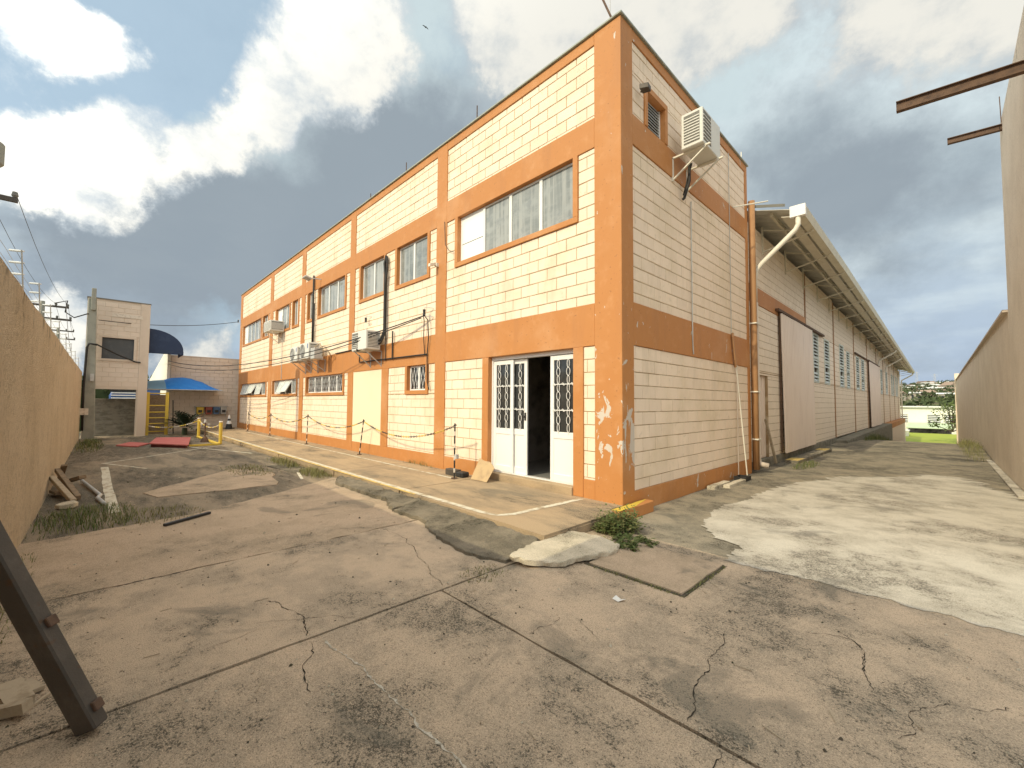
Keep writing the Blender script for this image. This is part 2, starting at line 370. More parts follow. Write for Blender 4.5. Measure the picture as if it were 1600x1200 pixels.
# ------------------------------------------------------------------ mesh helpers
class MB:
    """Collects faces in scene coordinates; build() links them as ONE mesh object."""
    def __init__(s):
        s.v, s.f, s.mi = [], [], []
    def add(s, vs, fs, mi=0):
        o = len(s.v)
        s.v += [tuple(q) for q in vs]
        for f in fs:
            s.f.append(tuple(o + i for i in f))
            s.mi.append(mi)
        return s
    def box(s, x0, y0, z0, x1, y1, z1, mi=0):
        x0, x1 = min(x0, x1), max(x0, x1); y0, y1 = min(y0, y1), max(y0, y1); z0, z1 = min(z0, z1), max(z0, z1)
        v = [(x0, y0, z0), (x1, y0, z0), (x1, y1, z0), (x0, y1, z0), (x0, y0, z1), (x1, y0, z1), (x1, y1, z1), (x0, y1, z1)]
        return s.add(v, [(3, 2, 1, 0), (4, 5, 6, 7), (0, 1, 5, 4), (1, 2, 6, 5), (2, 3, 7, 6), (3, 0, 4, 7)], mi)
    def hexa(s, v, mi=0):                          # 8 corners: bottom loop then top loop
        return s.add(v, [(3, 2, 1, 0), (4, 5, 6, 7), (0, 1, 5, 4), (1, 2, 6, 5), (2, 3, 7, 6), (3, 0, 4, 7)], mi)
    def prism(s, poly, z0, z1, mi=0, ax='z'):
        n = len(poly)
        def P(a, b, h):
            return (a, b, h) if ax == 'z' else ((a, h, b) if ax == 'y' else (h, a, b))
        zz0 = z0 if callable(z0) else (lambda a, b: z0)
        zz1 = z1 if callable(z1) else (lambda a, b: z1)
        v = [P(a, b, zz0(a, b)) for a, b in poly] + [P(a, b, zz1(a, b)) for a, b in poly]
        fs = [tuple(range(n))[::-1], tuple(range(n, 2 * n))] + [(i, (i + 1) % n, n + (i + 1) % n, n + i) for i in range(n)]
        return s.add(v, fs, mi)
    def tube(s, pts, r, n=6, mi=0, closed=False):
        pts = [Vector(p) for p in pts]
        k = len(pts)
        rs = r if isinstance(r, (list, tuple)) else [r] * k
        o = len(s.v)
        up = None
        for i, p in enumerate(pts):
            if closed:
                d = pts[(i + 1) % k] - pts[i - 1]
            else:
                d = pts[min(i + 1, k - 1)] - pts[max(i - 1, 0)]
            d = d.normalized() if d.length > 1e-9 else Vector((0, 0, 1))
            if up is None:
                up = d.cross(Vector((0.13, 0.21, 1.0)) if abs(d.z) < .9 else Vector((1, .1, 0))).normalized()
            up = (up - d * up.dot(d)).normalized()
            q = d.cross(up)
            for j in range(n):
                a = 2 * math.pi * j / n
                s.v.append(tuple(p + (up * math.cos(a) + q * math.sin(a)) * rs[i]))
        for i in range(k if closed else k - 1):
            for j in range(n):
                a, b = o + i * n + j, o + i * n + (j + 1) % n
                i2 = (i + 1) % k
                s.f.append((a, b, o + i2 * n + (j + 1) % n, o + i2 * n + j)); s.mi.append(mi)
        if not closed:
            s.f.append(tuple(o + j for j in range(n))[::-1]); s.mi.append(mi)
            s.f.append(tuple(o + (k - 1) * n + j for j in range(n))); s.mi.append(mi)
        return s
    def bar(s, a, b, wdt, hgt, mi=0, upv=(0, 0, 1)):
        a, b = Vector(a), Vector(b)
        d = (b - a).normalized()
        side = d.cross(Vector(upv))
        if side.length < 1e-4: side = d.cross(Vector((1, 0, 0)))
        side.normalize()
        up = side.cross(d)
        sd_, uu = side * wdt / 2, up * hgt / 2
        return s.hexa([a - sd_ - uu, a + sd_ - uu, b + sd_ - uu, b - sd_ - uu, a - sd_ + uu, a + sd_ + uu, b + sd_ + uu, b - sd_ + uu], mi)
    def grid(s, xs, ys, zf, mi=0):
        o = len(s.v)
        for y in ys:
            for x in xs: s.v.append((x, y, zf(x, y)))
        nx = len(xs)
        for j in range(len(ys) - 1):
            for i in range(nx - 1):
                a = o + j * nx + i
                s.f.append((a, a + 1, a + nx + 1, a + nx)); s.mi.append(mi)
        return s
    def build(s, name, mats, parent=None, kind=None, local=False, smooth=False, bevel=0.0, label=None, recalc=True):
        off = Vector((0, 0, 0))
        if parent is not None and not local:
            q = parent
            while q is not None:
                off += q.location
                q = q.parent
        me = bpy.data.meshes.new(name)
        me.from_pydata([tuple(Vector(p) - off) for p in s.v], [], s.f)
        if not isinstance(mats, (list, tuple)): mats = [mats]
        for mm in mats: me.materials.append(mm)
        if len(mats) > 1: me.polygons.foreach_set('material_index', s.mi)
        if recalc or bevel:
            bm = bmesh.new()
            bm.from_mesh(me)
            if recalc: bmesh.ops.recalc_face_normals(bm, faces=bm.faces)
            if bevel:
                bmesh.ops.bevel(bm, geom=[e for e in bm.edges if len(e.link_faces) == 2 and e.calc_face_angle(0) > .5], offset=bevel, segments=1, affect='EDGES', clamp_overlap=True)
            bm.to_mesh(me)
            bm.free()
        if smooth: me.polygons.foreach_set('use_smooth', [True] * len(me.polygons))
        o = bpy.data.objects.new(name, me)
        COL.objects.link(o)
        if parent is not None: o.parent = parent
        if kind: o['kind'] = kind
        if label: o['label'] = label
        return o

def thing(name, label, cat, loc=(0, 0, 0), group=None, rotz=0.0):
    o = bpy.data.objects.new(name, None)
    COL.objects.link(o)
    o.empty_display_size = .2
    o.location = loc
    o.rotation_euler = (0, 0, rotz)
    return tag(o, label, cat, group)
def tag(o, label, cat, group=None, kind=None):
    o['label'] = label
    o['category'] = cat
    if group: o['group'] = group
    if kind: o['kind'] = kind
    return o
def dup(o, loc=None, parent=None):
    q = o.copy()
    COL.objects.link(q)
    if parent is not None: q.parent = parent
    if loc is not None: q.location = loc
    for ch in [k for k in bpy.data.objects if k.parent == o]:
        dup(ch, None, q)
    return q

def sag(a, b, drop, n=14):
    a, b = Vector(a), Vector(b)
    return [a.lerp(b, i / n) - Vector((0, 0, drop * 4 * (i / n) * (1 - i / n))) for i in range(n + 1)]
def arc(c_, r, a0, a1, n, plane='xz'):
    out = []
    for i in range(n + 1):
        a = R(a0 + (a1 - a0) * i / n)
        u, v = r * math.cos(a), r * math.sin(a)
        out.append((c_[0] + u, c_[1], c_[2] + v) if plane == 'xz' else ((c_[0], c_[1] + u, c_[2] + v) if plane == 'yz' else (c_[0] + u, c_[1] + v, c_[2])))
    return out
def jag(pts, step, amp, seed=1, closed=False):
    """A polyline (x, y) broken up into short uneven pieces."""
    q = random.Random(seed)
    out = []
    k = len(pts)
    for i in range(k if closed else k - 1):
        a, b = Vector((*pts[i], 0)), Vector((*pts[(i + 1) % k], 0))
        d = b - a
        n = max(1, int(d.length / step))
        nrm = Vector((-d.y, d.x, 0)).normalized() if d.length else Vector((0, 0, 0))
        for j in range(n):
            p = a.lerp(b, j / n) + nrm * (q.uniform(-amp, amp) if j else 0)
            out.append((p.x, p.y))
    if not closed: out.append(tuple(pts[-1]))
    return out
def lerp_tab(tab, v):
    if v <= tab[0][0]: return tab[0][1]
    for (a, za), (b, zb) in zip(tab, tab[1:]):
        if v <= b: return za + (zb - za) * (v - a) / (b - a)
    return tab[-1][1]

# ================================================================== THE GROUND
ZC = -0.12                                      # courtyard level; the walkway is at 0
LANE = [(-3, -.125), (0, -.15), (5, -.17), (8, -.2), (14, -.22), (18, -.16), (23, -.32), (27, -.62), (33, -1.1), (38, -1.4), (47, -1.95), (56, -2.45)]
def zl(y): return lerp_tab(LANE, y)

# far terrain: the site stands on a slope; a valley, then the opposite hillside with the town
TER = [(-3000, -.6), (10, -.6), (20, -1.0), (48, -2.95), (75, -3.3), (110, -6), (170, -5), (240, -.6), (420, 7), (700, 21.5), (820, 24), (3000, 20)]
def zt(x, y):
    h = lerp_tab(TER, y)
    if y > 240:
        k = min(1, (y - 240) / 200)
        h += k * (2.2 * math.sin(x * .013 + 1) + 1.4 * math.sin(x * .037 + y * .011))
    return h
xs = [-3000, -1500, -800, -400] + [-250 + 20 * i for i in range(26)] + [400, 800, 1500, 3000]
ys = [-3000, -1000, -300, -60, -20, 0, 10, 20, 30, 40, 48, 58, 75, 95, 110, 140, 170, 200, 240] + [265 + 25 * i for i in range(24)] + [900, 1100, 1500, 3000]
MB().grid(xs, ys, zt).build('terrain', M['terrain'], kind='structure', smooth=True)

ground = MB().grid([-26, -12, 0, 4.6, 9], [-12, -6, -3, 0, .2], lambda x, y: -.17).build('ground', M['soil'], kind='structure')

def slab(poly, top, m, name='concrete_slab', jagstep=.16, amp=.006, seed=1, zf=None, thick=.05):
    pts = jag(poly, jagstep, amp, seed, True)
    mb = MB()
    zz = zf or (lambda a, b: top)
    mb.prism(pts, lambda a, b: zz(a, b) - thick, zz)
    return mb.build(name, m, ground)
slab([(.25, -5.9), (4.3, -5.9), (4.3, -3.248), (.25, -3.248)], ZC, M['yard'], seed=2)
slab([(.25, -3.228), (4.3, -3.228), (4.3, -.70), (.15, -.70), (.15, -1.2), (.25, -2.2)], ZC, M['yard'], seed=3)
slab([(-1.682, -5.9), (.23, -5.9), (.23, -2.0), (-1.682, -1.85)], ZC + .003, M['yard'], seed=4)
slab([(-3.80, -5.9), (-1.71, -5.9), (-1.71, -1.85), (-5.3, -1.8), (-5.62, -1.85), (-4.75, -3.1), (-4.05, -4.4)], ZC, M['pink'], seed=5, amp=.02)
slab([(-24, -5.9), (-3.83, -5.9), (-4.09, -4.4), (-4.8, -3.1), (-5.68, -1.8), (-24, -1.6)], ZC - .02, M['yard_far'], seed=6, amp=.03)
# small square cover slab set in the right-hand slab, a little proud with a grassy gap round it
MB().prism([(.715, -1.90), (1.70, -1.90), (1.70, -.95), (.715, -.95)], ZC - .01, ZC + .004).build('joint_soil', M['soil'], ground)
slab([(.75, -1.865), (1.665, -1.87), (1.67, -.985), (.75, -.98)], ZC + .016, M['pink'], seed=8)
# pale repair patches in the weathered part of the yard
slab([(-6.3, -4.75), (-5.75, -4.6), (-5.6, -2.9), (-7.2, -2.55), (-8.3, -3.1), (-7.6, -3.7)], ZC - .008, M['pink'], 'repair_patch', seed=9, amp=.05, jagstep=.3, thick=.03)
slab([(-8.2, -2.4), (-6.9, -2.2), (-6.6, -1.85), (-8.9, -1.8)], ZC - .01, M['apron'], 'repair_patch', seed=10, amp=.05, jagstep=.25, thick=.03)

# lane beside the building, running down to the north
lx = [-.3 + .3 * i for i in range(16)]
ly = [-.75 + .5 * i for i in range(18)] + [8.5 + i for i in range(48)]
q = random.Random(4)
bump = {}
def zlane(x, y):
    k = (round(x, 2), round(y, 2))
    if k not in bump: bump[k] = q.uniform(-.004, .004) if y > 1.5 else 0
    return zl(y) - .006 + bump[k]
MB().grid([x for x in lx if x <= 4.25], ly, zlane).build('lane', M['lane'], kind='structure', smooth=True)
# pale cement spread over the lane, with a ragged western edge
def pale_sheet():
    west = [(3.4 - 2.2, -.74), (1.62, -.72), (1.60, -.15), (1.22, -.05), (1.0, .35), (.86, 1.0), (.80, 1.6), (.84, 2.6), (.88, 3.8), (1.1, 5.2), (1.35, 6.4), (2.0, 7.7)]
    tab = [(y, x) for x, y in west[1:]]
    qq = random.Random(11)
    mb = MB()
    rows = []
    y = -.80
    w1 = w2 = 0.0
    while y < 8.8:
        w1 = w1 * .93 + qq.uniform(-.03, .03)
        x0 = lerp_tab(tab, y) + w1 + qq.uniform(-.025, .025) * (1 + max(0, y - 2))
        if y > 6.8: x0 += (y - 6.8) * .5
        x1 = 4.25 if y < 5.8 else 4.25 - (y - 5.8) * .22 + qq.uniform(-.3, .1)
        rows.append((y, x0, x1))
        y += .03 if y < 1.5 else .06
    n = 70
    edge = []
    for i in range(n + 1):
        w2 = w2 * .9 + qq.uniform(-.022, .022)
        edge.append(w2 + qq.uniform(-.012, .012))
    for j, (y, x0, x1) in enumerate(rows):
        for i in range(n + 1):
            x = x0 + (x1 - x0) * i / n
            yy_ = y + (edge[i] * max(0, 1 - j * .03 / .25) if j * .03 < .25 else 0)
            mb.v.append((x, yy_, max(zl(yy_) + .005, ZC + .004 - max(0, (yy_ + .68)) * .1)))
    for j in range(len(rows) - 1):
        for i in range(n):
            a = j * (n + 1) + i
            mb.f.append((a, a + 1, a + n + 2, a + n + 1)); mb.mi.append(0)
    mb.build('cement_patch', M['pale'], kind='structure', smooth=True)
pale_sheet()

# walkway along the office front: concrete bays, painted lines
walk = MB().prism([(-24.2, -1.74), (-5.2, -1.76), (-.95, -1.76), (.14, -1.80), (.14, -.40), (.02, -.30), (.02, .3), (-24.2, .3)], -.2, -.03).build('walkway', M['soil'], kind='structure')
walk.data.materials[0] = M['walk']
edges = [-24.2, -18.4, -13.7, -9.6, -5.75, -3.05, .14]
for i, (a, b) in enumerate(zip(edges, edges[1:])):
    g_ = .012
    poly = [(a + g_, -1.77 if i else -1.7), (b - g_, -1.78), (b - g_, .1), (a + g_, .1)]
    if i == 5: poly = [(a + g_, -1.77), (.13, -1.82), (.13, -.42), (.0, -.32), (0.0, .1), (a + g_, .1)]
    MB().prism(jag(poly, .3, .006, 20 + i, True), -.1, 0).build('walkway_slab', M['walk'], walk)
def stripe(pts, wd, z, m, name, seed, parent, zf=None):
    mb = MB()
    pp = jag(pts, .25, .004, seed)
    L, Rr = [], []
    qq = random.Random(seed)
    for i, p in enumerate(pp):
        a, b = Vector((*pp[max(i - 1, 0)], 0)), Vector((*pp[min(i + 1, len(pp) - 1)], 0))
        d = (b - a).normalized()
        n_ = Vector((-d.y, d.x, 0)) * wd / 2
        h = (zf(p[0], p[1]) if zf else 0) + z
        L.append((p[0] + n_.x * qq.uniform(.85, 1.1), p[1] + n_.y, h))
        Rr.append((p[0] - n_.x, p[1] - n_.y * qq.uniform(.85, 1.1), h))
    k = len(pp)
    mb.add(L + Rr, [(i, i + 1, k + i + 1, k + i) for i in range(k - 1)])
    return mb.build(name, m, parent)
stripe([(-23, -1.68), (-3.1, -1.69), (-1.1, -1.69), (-.82, -1.64), (-.72, -1.45), (-.64, -.10)], .09, .004, M['line'], 'white_line', 31, walk)
stripe([(-19.5, -.42), (-3.2, -.50)], .055, .004, M['line'], 'white_line', 32, walk)
stripe([(-23, -1.755), (-6, -1.76), (-2.6, -1.76)], .05, .005, M['line_yellow'], 'yellow_edge_line', 33, walk)
zy = lambda x, y: ZC - .02
stripe([(-10.6, -5.2), (-7.0, -5.17), (-4.95, -5.12)], .13, .005, M['line'], 'parking_line', 34, ground, zy)
stripe([(-11.4, -5.25), (-14.6, -2.3)], .06, .005, M['line'], 'parking_line', 35, ground, zy)
stripe([(-15.0, -3.2), (-11.4, -2.0)], .08, .005, M['line'], 'parking_line', 36, ground, zy)
stripe([(-9.7, -4.5), (-11.4, -5.2)], .06, .005, M['line'], 'parking_line', 37, ground, zy)
stripe([(-7.0, -2.1), (-5.9, -2.35)], .06, .006, M['line'], 'parking_line', 38, ground, zy)

# broken ramp pieces between yard and walkway
def ramp_piece(poly, m, name, lo, hi, seed, label):
    pts = jag(poly, .09, .03, seed, True)
    qq = random.Random(seed)
    zf = lambda a, b: lo + (hi - lo) * max(0, min(1, (b + 2.45) / .68))
    mb = MB().prism(pts, -.19, zf)
    o = mb.build(name, m, None, bevel=.006)
    from mathutils import noise as mn
    bm = bmesh.new()
    bm.from_mesh(o.data)
    bmesh.ops.triangulate(bm, faces=bm.faces)
    for _ in range(5):
        long_ = [e for e in bm.edges if e.calc_length() > .07]
        if not long_: break
        bmesh.ops.subdivide_edges(bm, edges=long_, cuts=1)
        bmesh.ops.triangulate(bm, faces=bm.faces)
    for v in bm.verts:
        if v.co.z > -.12:
            v.co.z += .016 * mn.noise(v.co * 7) + .010 * mn.noise(v.co * 22)
    bm.to_mesh(o.data)
    bm.free()
    return o
r1 = ramp_piece([(-4.85, -2.10), (-3.7, -2.12), (-2.95, -2.06), (-2.32, -2.30), (-2.34, -1.80), (-4.5, -1.79), (-5.3, -1.82)], M['apron'], 'broken_kerb_ramp', -.085, -.03, 41, '')
tag(r1, 'narrow left piece of the crumbling dark concrete apron along the walkway edge', 'kerb ramp', 'crumbling apron pieces')
r2 = ramp_piece([(-2.28, -2.30), (-1.99, -2.27), (-1.6, -2.28), (-.8, -2.52), (-.24, -2.60), (.20, -2.46), (.08, -1.86), (-.8, -1.80), (-2.30, -1.80)], M['apron'], 'broken_kerb_ramp', -.082, -.028, 42, '')
tag(r2, 'wide right piece of the crumbling dark concrete apron ending at the tilted pale slab', 'kerb ramp', 'crumbling apron pieces')
def tilt_slab():
    out = [(.24, -2.45), (.43, -2.38), (.62, -2.16), (.75, -1.80), (.80, -1.45), (.74, -1.28), (.55, -1.27), (.17, -1.38), (.14, -1.55), (.12, -1.95)]
    pts = jag(out, .045, .02, 43, True)
    n = len(pts)
    q_ = random.Random(2)
    top = lambda a, b: -.030 - .05 * max(0, a - .2) + .010 * math.sin(a * 6 + b * 5)
    cx, cy = sum(p[0] for p in pts) / n, sum(p[1] for p in pts) / n
    vs, fs = [], []
    rings = [(.985, -.05), (1.0, -.012), (.985, .0), (.80, .002), (.5, .004), (.2, .004)]
    for k, (f_, dz) in enumerate(rings):
        for a, b in pts:
            a2, b2 = cx + (a - cx) * f_ + q_.uniform(-.005, .005), cy + (b - cy) * f_ + q_.uniform(-.005, .005)
            vs.append((a2, b2, top(a2, b2) + dz + q_.uniform(-.0015, .0015)))
    for k in range(len(rings) - 1):
        for i in range(n): fs.append((k * n + i, k * n + (i + 1) % n, (k + 1) * n + (i + 1) % n, (k + 1) * n + i))
    fs += [tuple(range(n))[::-1], tuple((len(rings) - 1) * n + i for i in range(n))]
    o = MB().add(vs, fs).build('broken_slab', M['slab_pale'])
    tag(o, 'pale broken concrete slab with rounded edge tilted over the yard by the walkway corner', 'concrete slab')
tilt_slab()
# kerb stub at the corner
mb = MB().box(.03, -.36, -.16, .16, .60, .005)
kb = mb.build('kerb_stub', M['orange'], bevel=.01)
tag(kb, 'short orange kerb stub with yellow top at the foot of the building corner', 'kerb')
MB().prism(jag([(.035, -.355), (.155, -.355), (.155, .1), (.035, .595)], .1, .008, 3, True), .005, .009).build('yellow_top', M['yellow'], kb)

# cracks: dirt and the shade inside them coloured into thin ragged strips
def crack(pts, wd, seed, name='crack', m='crack', z=.003):
    p = jag(jag(pts, .11, .035, seed), .022, .009, seed + 1)
    mb = MB()
    qq = random.Random(seed + 2)
    L, Rr = [], []
    for i, a in enumerate(p):
        b0, b1 = Vector((*p[max(i - 1, 0)], 0)), Vector((*p[min(i + 1, len(p) - 1)], 0))
        d = (b1 - b0).normalized()
        ww = wd * .55 * qq.choice((.25, .4, .6, .8, 1.2)) * qq.uniform(.7, 1.2) * (1 if 0 < i < len(p) - 1 else .15)
        L.append((a[0] - d.y * ww / 2, a[1] + d.x * ww / 2, ZC + z))
        Rr.append((a[0] + d.y * ww / 2, a[1] - d.x * ww / 2, ZC + z))
    k = len(p)
    mb.add(L + Rr, [(i, i + 1, k + i + 1, k + i) for i in range(k - 1)])
    o = mb.build(name, M[m], ground)
    o['kind'] = 'stuff'
CR = [([(-2.11, -3.21), (-1.71, -2.82)], .008), ([(-1.69, -2.80), (-1.25, -2.77), (-.72, -2.89), (-.19, -3.07), (.20, -3.19)], .016),
      ([(-.53, -4.34), (-.21, -4.23), (.03, -4.24), (.21, -4.28)], .018), ([(.30, -4.29), (.64, -4.44), (.8, -4.46)], .014), ([(-.22, -4.48), (-.05, -4.24), (.05, -4.05), (.2, -3.95)], .012),
      ([(2.11, -2.23), (2.16, -2.49), (2.19, -2.82), (2.28, -3.2)], .013), ([(2.47, -3.26), (2.47, -3.4), (2.44, -3.6)], .012), ([(2.67, -1.64), (2.78, -1.74), (2.83, -2.07)], .01),
      ([(1.21, -3.2), (1.21, -2.87)], .009), ([(-.03, -3.49), (.06, -3.3), (.12, -3.15)], .009), ([(2.53, -1.79), (2.73, -1.69), (2.82, -1.91), (2.89, -2.24)], .01), ([(1.29, -2.79), (1.57, -2.91)], .008),
      ([(-.09, -4.76), (-.11, -4.51), (-.05, -4.36)], .01), ([(3.0, -2.6), (3.1, -2.2), (3.4, -1.9)], .008)]
for i, (p_, wd_) in enumerate(CR): crack(p_, wd_, 100 + i * 5)
crack([(.32, -4.22), (.64, -4.18), (.98, -4.17), (1.29, -4.15), (1.56, -4.15), (1.85, -4.17)], .028, 301, 'filled_crack', 'scar')
crack([(-1.68, -5.2), (-1.67, -4.84), (-1.69, -4.6)], .05, 320)

# ================================================================== OFFICE BUILDING
office = thing('office_building', 'two-storey cream block office building with orange pillars and bands around its corner', 'building', (0, 0, 0))
W = 'x'
def block_mesh(name, mt, facing):
    """Unit block with chamfered face. u 0..1 along, v 0..1 up, depth 0 (face) .. 1 (back); 18 triangles."""
    cu, cv = .018, .034
    v = [(0, .35, 0), (1, .35, 0), (1, .35, 1), (0, .35, 1), (cu, 0, cv), (1 - cu, 0, cv), (1 - cu, 0, 1 - cv), (cu, 0, 1 - cv), (0, 1, 0), (1, 1, 0), (1, 1, 1), (0, 1, 1)]
    f = [(4, 5, 6, 7), (0, 1, 5, 4), (1, 2, 6, 5), (2, 3, 7, 6), (3, 0, 4, 7), (8, 9, 1, 0), (9, 10, 2, 1), (10, 11, 3, 2), (11, 8, 0, 3)]
    if facing == 'x':            # face looks to +X: u -> y, depth -> -x
        v = [(-d, u, z) for u, d, z in v]
    me = bpy.data.meshes.new(name)
    me.from_pydata(v, [], f)
    me.materials.append(mt)
    bm = bmesh.new(); bm.from_mesh(me)
    bmesh.ops.recalc_face_normals(bm, faces=bm.faces)
    # an open shell: make sure the front looks out
    fr = max(bm.faces, key=lambda q: q.normal.x if facing == 'x' else -q.normal.y)
    bm.to_mesh(me); bm.free()
    return me

def cuts(u0, u1, z0, z1, holes):
    """Rows of the panel split at hole edges: yields (za, zb, [(ua, ub)...])."""
    zs = sorted({z0, z1, *[h for hl in holes for h in hl[2:4] if z0 < h < z1]})
    for za, zb in zip(zs, zs[1:]):
        spans = [(u0, u1)]
        for a, b, c_, d in holes:
            if c_ < zb - 1e-6 and d > za + 1e-6:
                nxt = []
                for s0, s1 in spans:
                    if b <= s0 or a >= s1: nxt.append((s0, s1)); continue
                    if a > s0: nxt.append((s0, a))
                    if b < s1: nxt.append((b, s1))
                spans = nxt
        yield za, zb, spans

J_ = .007
def lay_blocks(u0, u1, z0, z1, holes, zref=.31, uref=0.0):
    out = []
    k = math.floor((z0 - zref) / .2)
    while zref + k * .2 < z1:
        a, b = max(z0, zref + k * .2), min(z1, zref + (k + 1) * .2)
        k += 1
        if b - a < .025: continue
        for za, zb, spans in cuts(u0, u1, a, b, holes):
            if zb - za < .02: continue
            for s0, s1 in spans:
                n = math.floor((s0 - uref) / .41 - .5 * (k % 2))
                x = uref + (n + .5 * (k % 2)) * .41
                while x < s1:
                    p0, p1 = max(s0, x), min(s1, x + .41)
                    if p1 - p0 > .03: out.append((p0 + J_ / 2, p1 - J_ / 2, za + J_ / 2, zb - J_ / 2))
                    x += .41
    return out

def place_blocks(rects, parent, meshes, m, limit=300, name='wall_block', extra=1.0):
    """rects: (facing, plane, u0, u1, z0, z1). The largest in view become objects, the rest one joined part."""
    qq = random.Random(5)
    def area(rc):
        fc, pl, u0, u1, z0, z1 = rc
        P = [(u, pl, z) if fc == 'y' else (pl, u, z) for u, z in ((u0, z0), (u1, z0), (u1, z1), (u0, z1))]
        s = [proj(p) for p in P]
        if None in s: return 0
        cx, cy = sum(p[0] for p in s) / 4, sum(p[1] for p in s) / 4
        if not (-40 < cx < 1640 and -40 < cy < 1240): return 0
        return abs(sum(s[i][0] * s[(i + 1) % 4][1] - s[(i + 1) % 4][0] * s[i][1] for i in range(4))) / 2
    rects = sorted(rects, key=area, reverse=True)
    rest = MB()
    for i, (fc, pl, u0, u1, z0, z1) in enumerate(rects):
        dj = qq.uniform(-.0025, .0025)
        if i < limit:
            o = bpy.data.objects.new(name, meshes[fc])
            COL.objects.link(o)
            o.parent = parent
            if fc == 'y':
                o.location = Vector((u0, pl + dj, z0)) - parent.location
                o.scale = (u1 - u0, .035, z1 - z0)
            else:
                o.location = Vector((pl + dj, u0, z0)) - parent.location
                o.scale = (.035, u1 - u0, z1 - z0)
        else:
            me = meshes[fc]
            if fc == 'y': vs = [(u0 + v.co.x * (u1 - u0), pl + dj + v.co.y * .035, z0 + v.co.z * (z1 - z0)) for v in me.vertices]
            else: vs = [(pl + dj + v.co.x * .035, u0 + v.co.y * (u1 - u0), z0 + v.co.z * (z1 - z0)) for v in me.vertices]
            rest.add(vs, [tuple(p.vertices) for p in me.polygons])
    if rest.v:
        o = rest.build(name, m, parent, recalc=False)
        o['kind'] = 'stuff'
BM = {'y': block_mesh('wall_block_front', M['block'], 'y'), 'x': block_mesh('wall_block_side', M['block'], 'x')}

Z_PL, Z_M0, Z_M1, Z_U0, Z_U1, Z_T, Z_P = .28, 2.31, 2.955, 5.39, 5.865, 7.03, 7.21
XE = -23.55
# pillars on the long front: (x0, x1)
PIL = [(-.465, 0), (-4.73, -4.345), (-9.37, -9.01), (-13.72, -13.34), (-17.88, -17.44), (XE, -23.14)]
core = MB()        # joint-coloured backing behind the blocks
rects = []
def panel(u0, u1, z0, z1, holes=(), facing='y', blocks=True):
    for za, zb, spans in cuts(u0, u1, z0, z1, list(holes)):
        for a, b in spans:
            if facing == 'y': core.box(a, .026, za, b, .30, zb)
            else: core.box(-.026, a, za, -.30, b, zb)
    if blocks:
        for r_ in lay_blocks(u0, u1, z0, z1, holes): rects.append((facing, .018 if facing == 'y' else -.018, *r_))

# windows: outer surround x0,x1,z0,z1; number of panes; style
UP_W = [(-4.03, -.78, 4.31, Z_U0, 4, 'paper'), (-6.60, -5.00, 4.31, Z_U0, 2, ''), (-8.71, -7.10, 4.31, Z_U0, 2, ''), (-12.03, -9.63, 4.31, Z_U0, 3, ''), (-13.1, -12.43, 4.31, Z_U0, 1, ''),
        (-17.03, -15.02, 4.31, Z_U0, 3, 'white'), (-14.80, -13.98, 4.31, Z_U0, 1, ''), (-22.93, -19.26, 4.31, Z_U0, 5, 'white'), (-19.08, -18.05, 4.31, Z_U0, 1, '')]
LO_W = [(-6.01, -5.0, 1.62, Z_M0, 2, 'grille'), (-13.05, -9.65, 1.64, Z_M0, 5, 'grille'), (-17.28, -13.97, 1.64, Z_M0, 4, 'tilt'), (-23.05, -18.14, 1.64, Z_M0, 5, 'tilt')]
DOOR = (-2.91, -.875, .13, Z_M0)
bays = [(-4.345, -.465), (-9.01, -4.73), (-13.34, -9.37), (-17.44, -13.72), (-23.14, -17.88)]
for i, (a, b) in enumerate(bays):
    panel(a, b, Z_U1, Z_T)
    panel(a, b, Z_M1, Z_U0, [w_[:4] for w_ in UP_W])
    hol = [w_[:4] for w_ in LO_W] + [DOOR]
    if i == 0:
        panel(-.68, -.465, Z_PL, Z_M0)
        panel(-4.345, -3.09, Z_PL, Z_M0)
    elif i == 1:
        panel(-6.87, -4.73, Z_PL, Z_M0, hol)
        panel(-9.01, -7.23, Z_PL, Z_M0, hol, blocks=False)
    else:
        panel(a, b, Z_PL, Z_M0, hol)
# right-hand face
LOU = (.72, 1.50, 5.865, 6.56)
YE = 5.65
panel(.335, 5.58, Z_U1, Z_T, [LOU], 'x')
panel(.335, 5.58, Z_M1, Z_U0, [], 'x')
panel(.335, 5.58, .15, Z_M0, [], 'x')
place_blocks(rects, office, BM, M['block'])
core.build('wall_core', M['mortar'], office)
MB().box(-9.01, .016, Z_PL, -7.23, .0255, Z_M0).build('plaster_panel', M['plaster'], office)
# orange frame of pillars, bands and plinth; pillars 3 mm proud of the bands
def orange_box(name, x0, y0, z0, x1, y1, z1, mt='orange'):
    return MB().box(x0, y0, z0, x1, y1, z1).build(name, M[mt], office, bevel=.006)
corner = MB().prism([(-.465, -.003), (.003, -.003), (.003, .335), (-.3, .335), (-.3, .3), (-.465, .3)], -.17, Z_P)
corner.build('corner_pillar', M['orange_peel'], office, bevel=.006)
for i, (a, b) in enumerate(PIL[1:]):
    orange_box('pillar', a, -.003, -.15, b, .3, Z_P)
orange_box('pillar', -7.23, -.002, Z_PL, -6.87, .3, Z_M0)
orange_box('pillar', -.875, -.002, .0, -.68, .3, Z_M0)
orange_box('pillar', -3.09, -.002, .0, -2.91, .3, Z_M0)
for a, b in bays:
    orange_box('band', a, 0, Z_U0, b, .3, Z_U1)
    orange_box('band', a, 0, Z_M0, b, .3, Z_M1)
    orange_box('band', a, 0, Z_T, b, .3, Z_P)
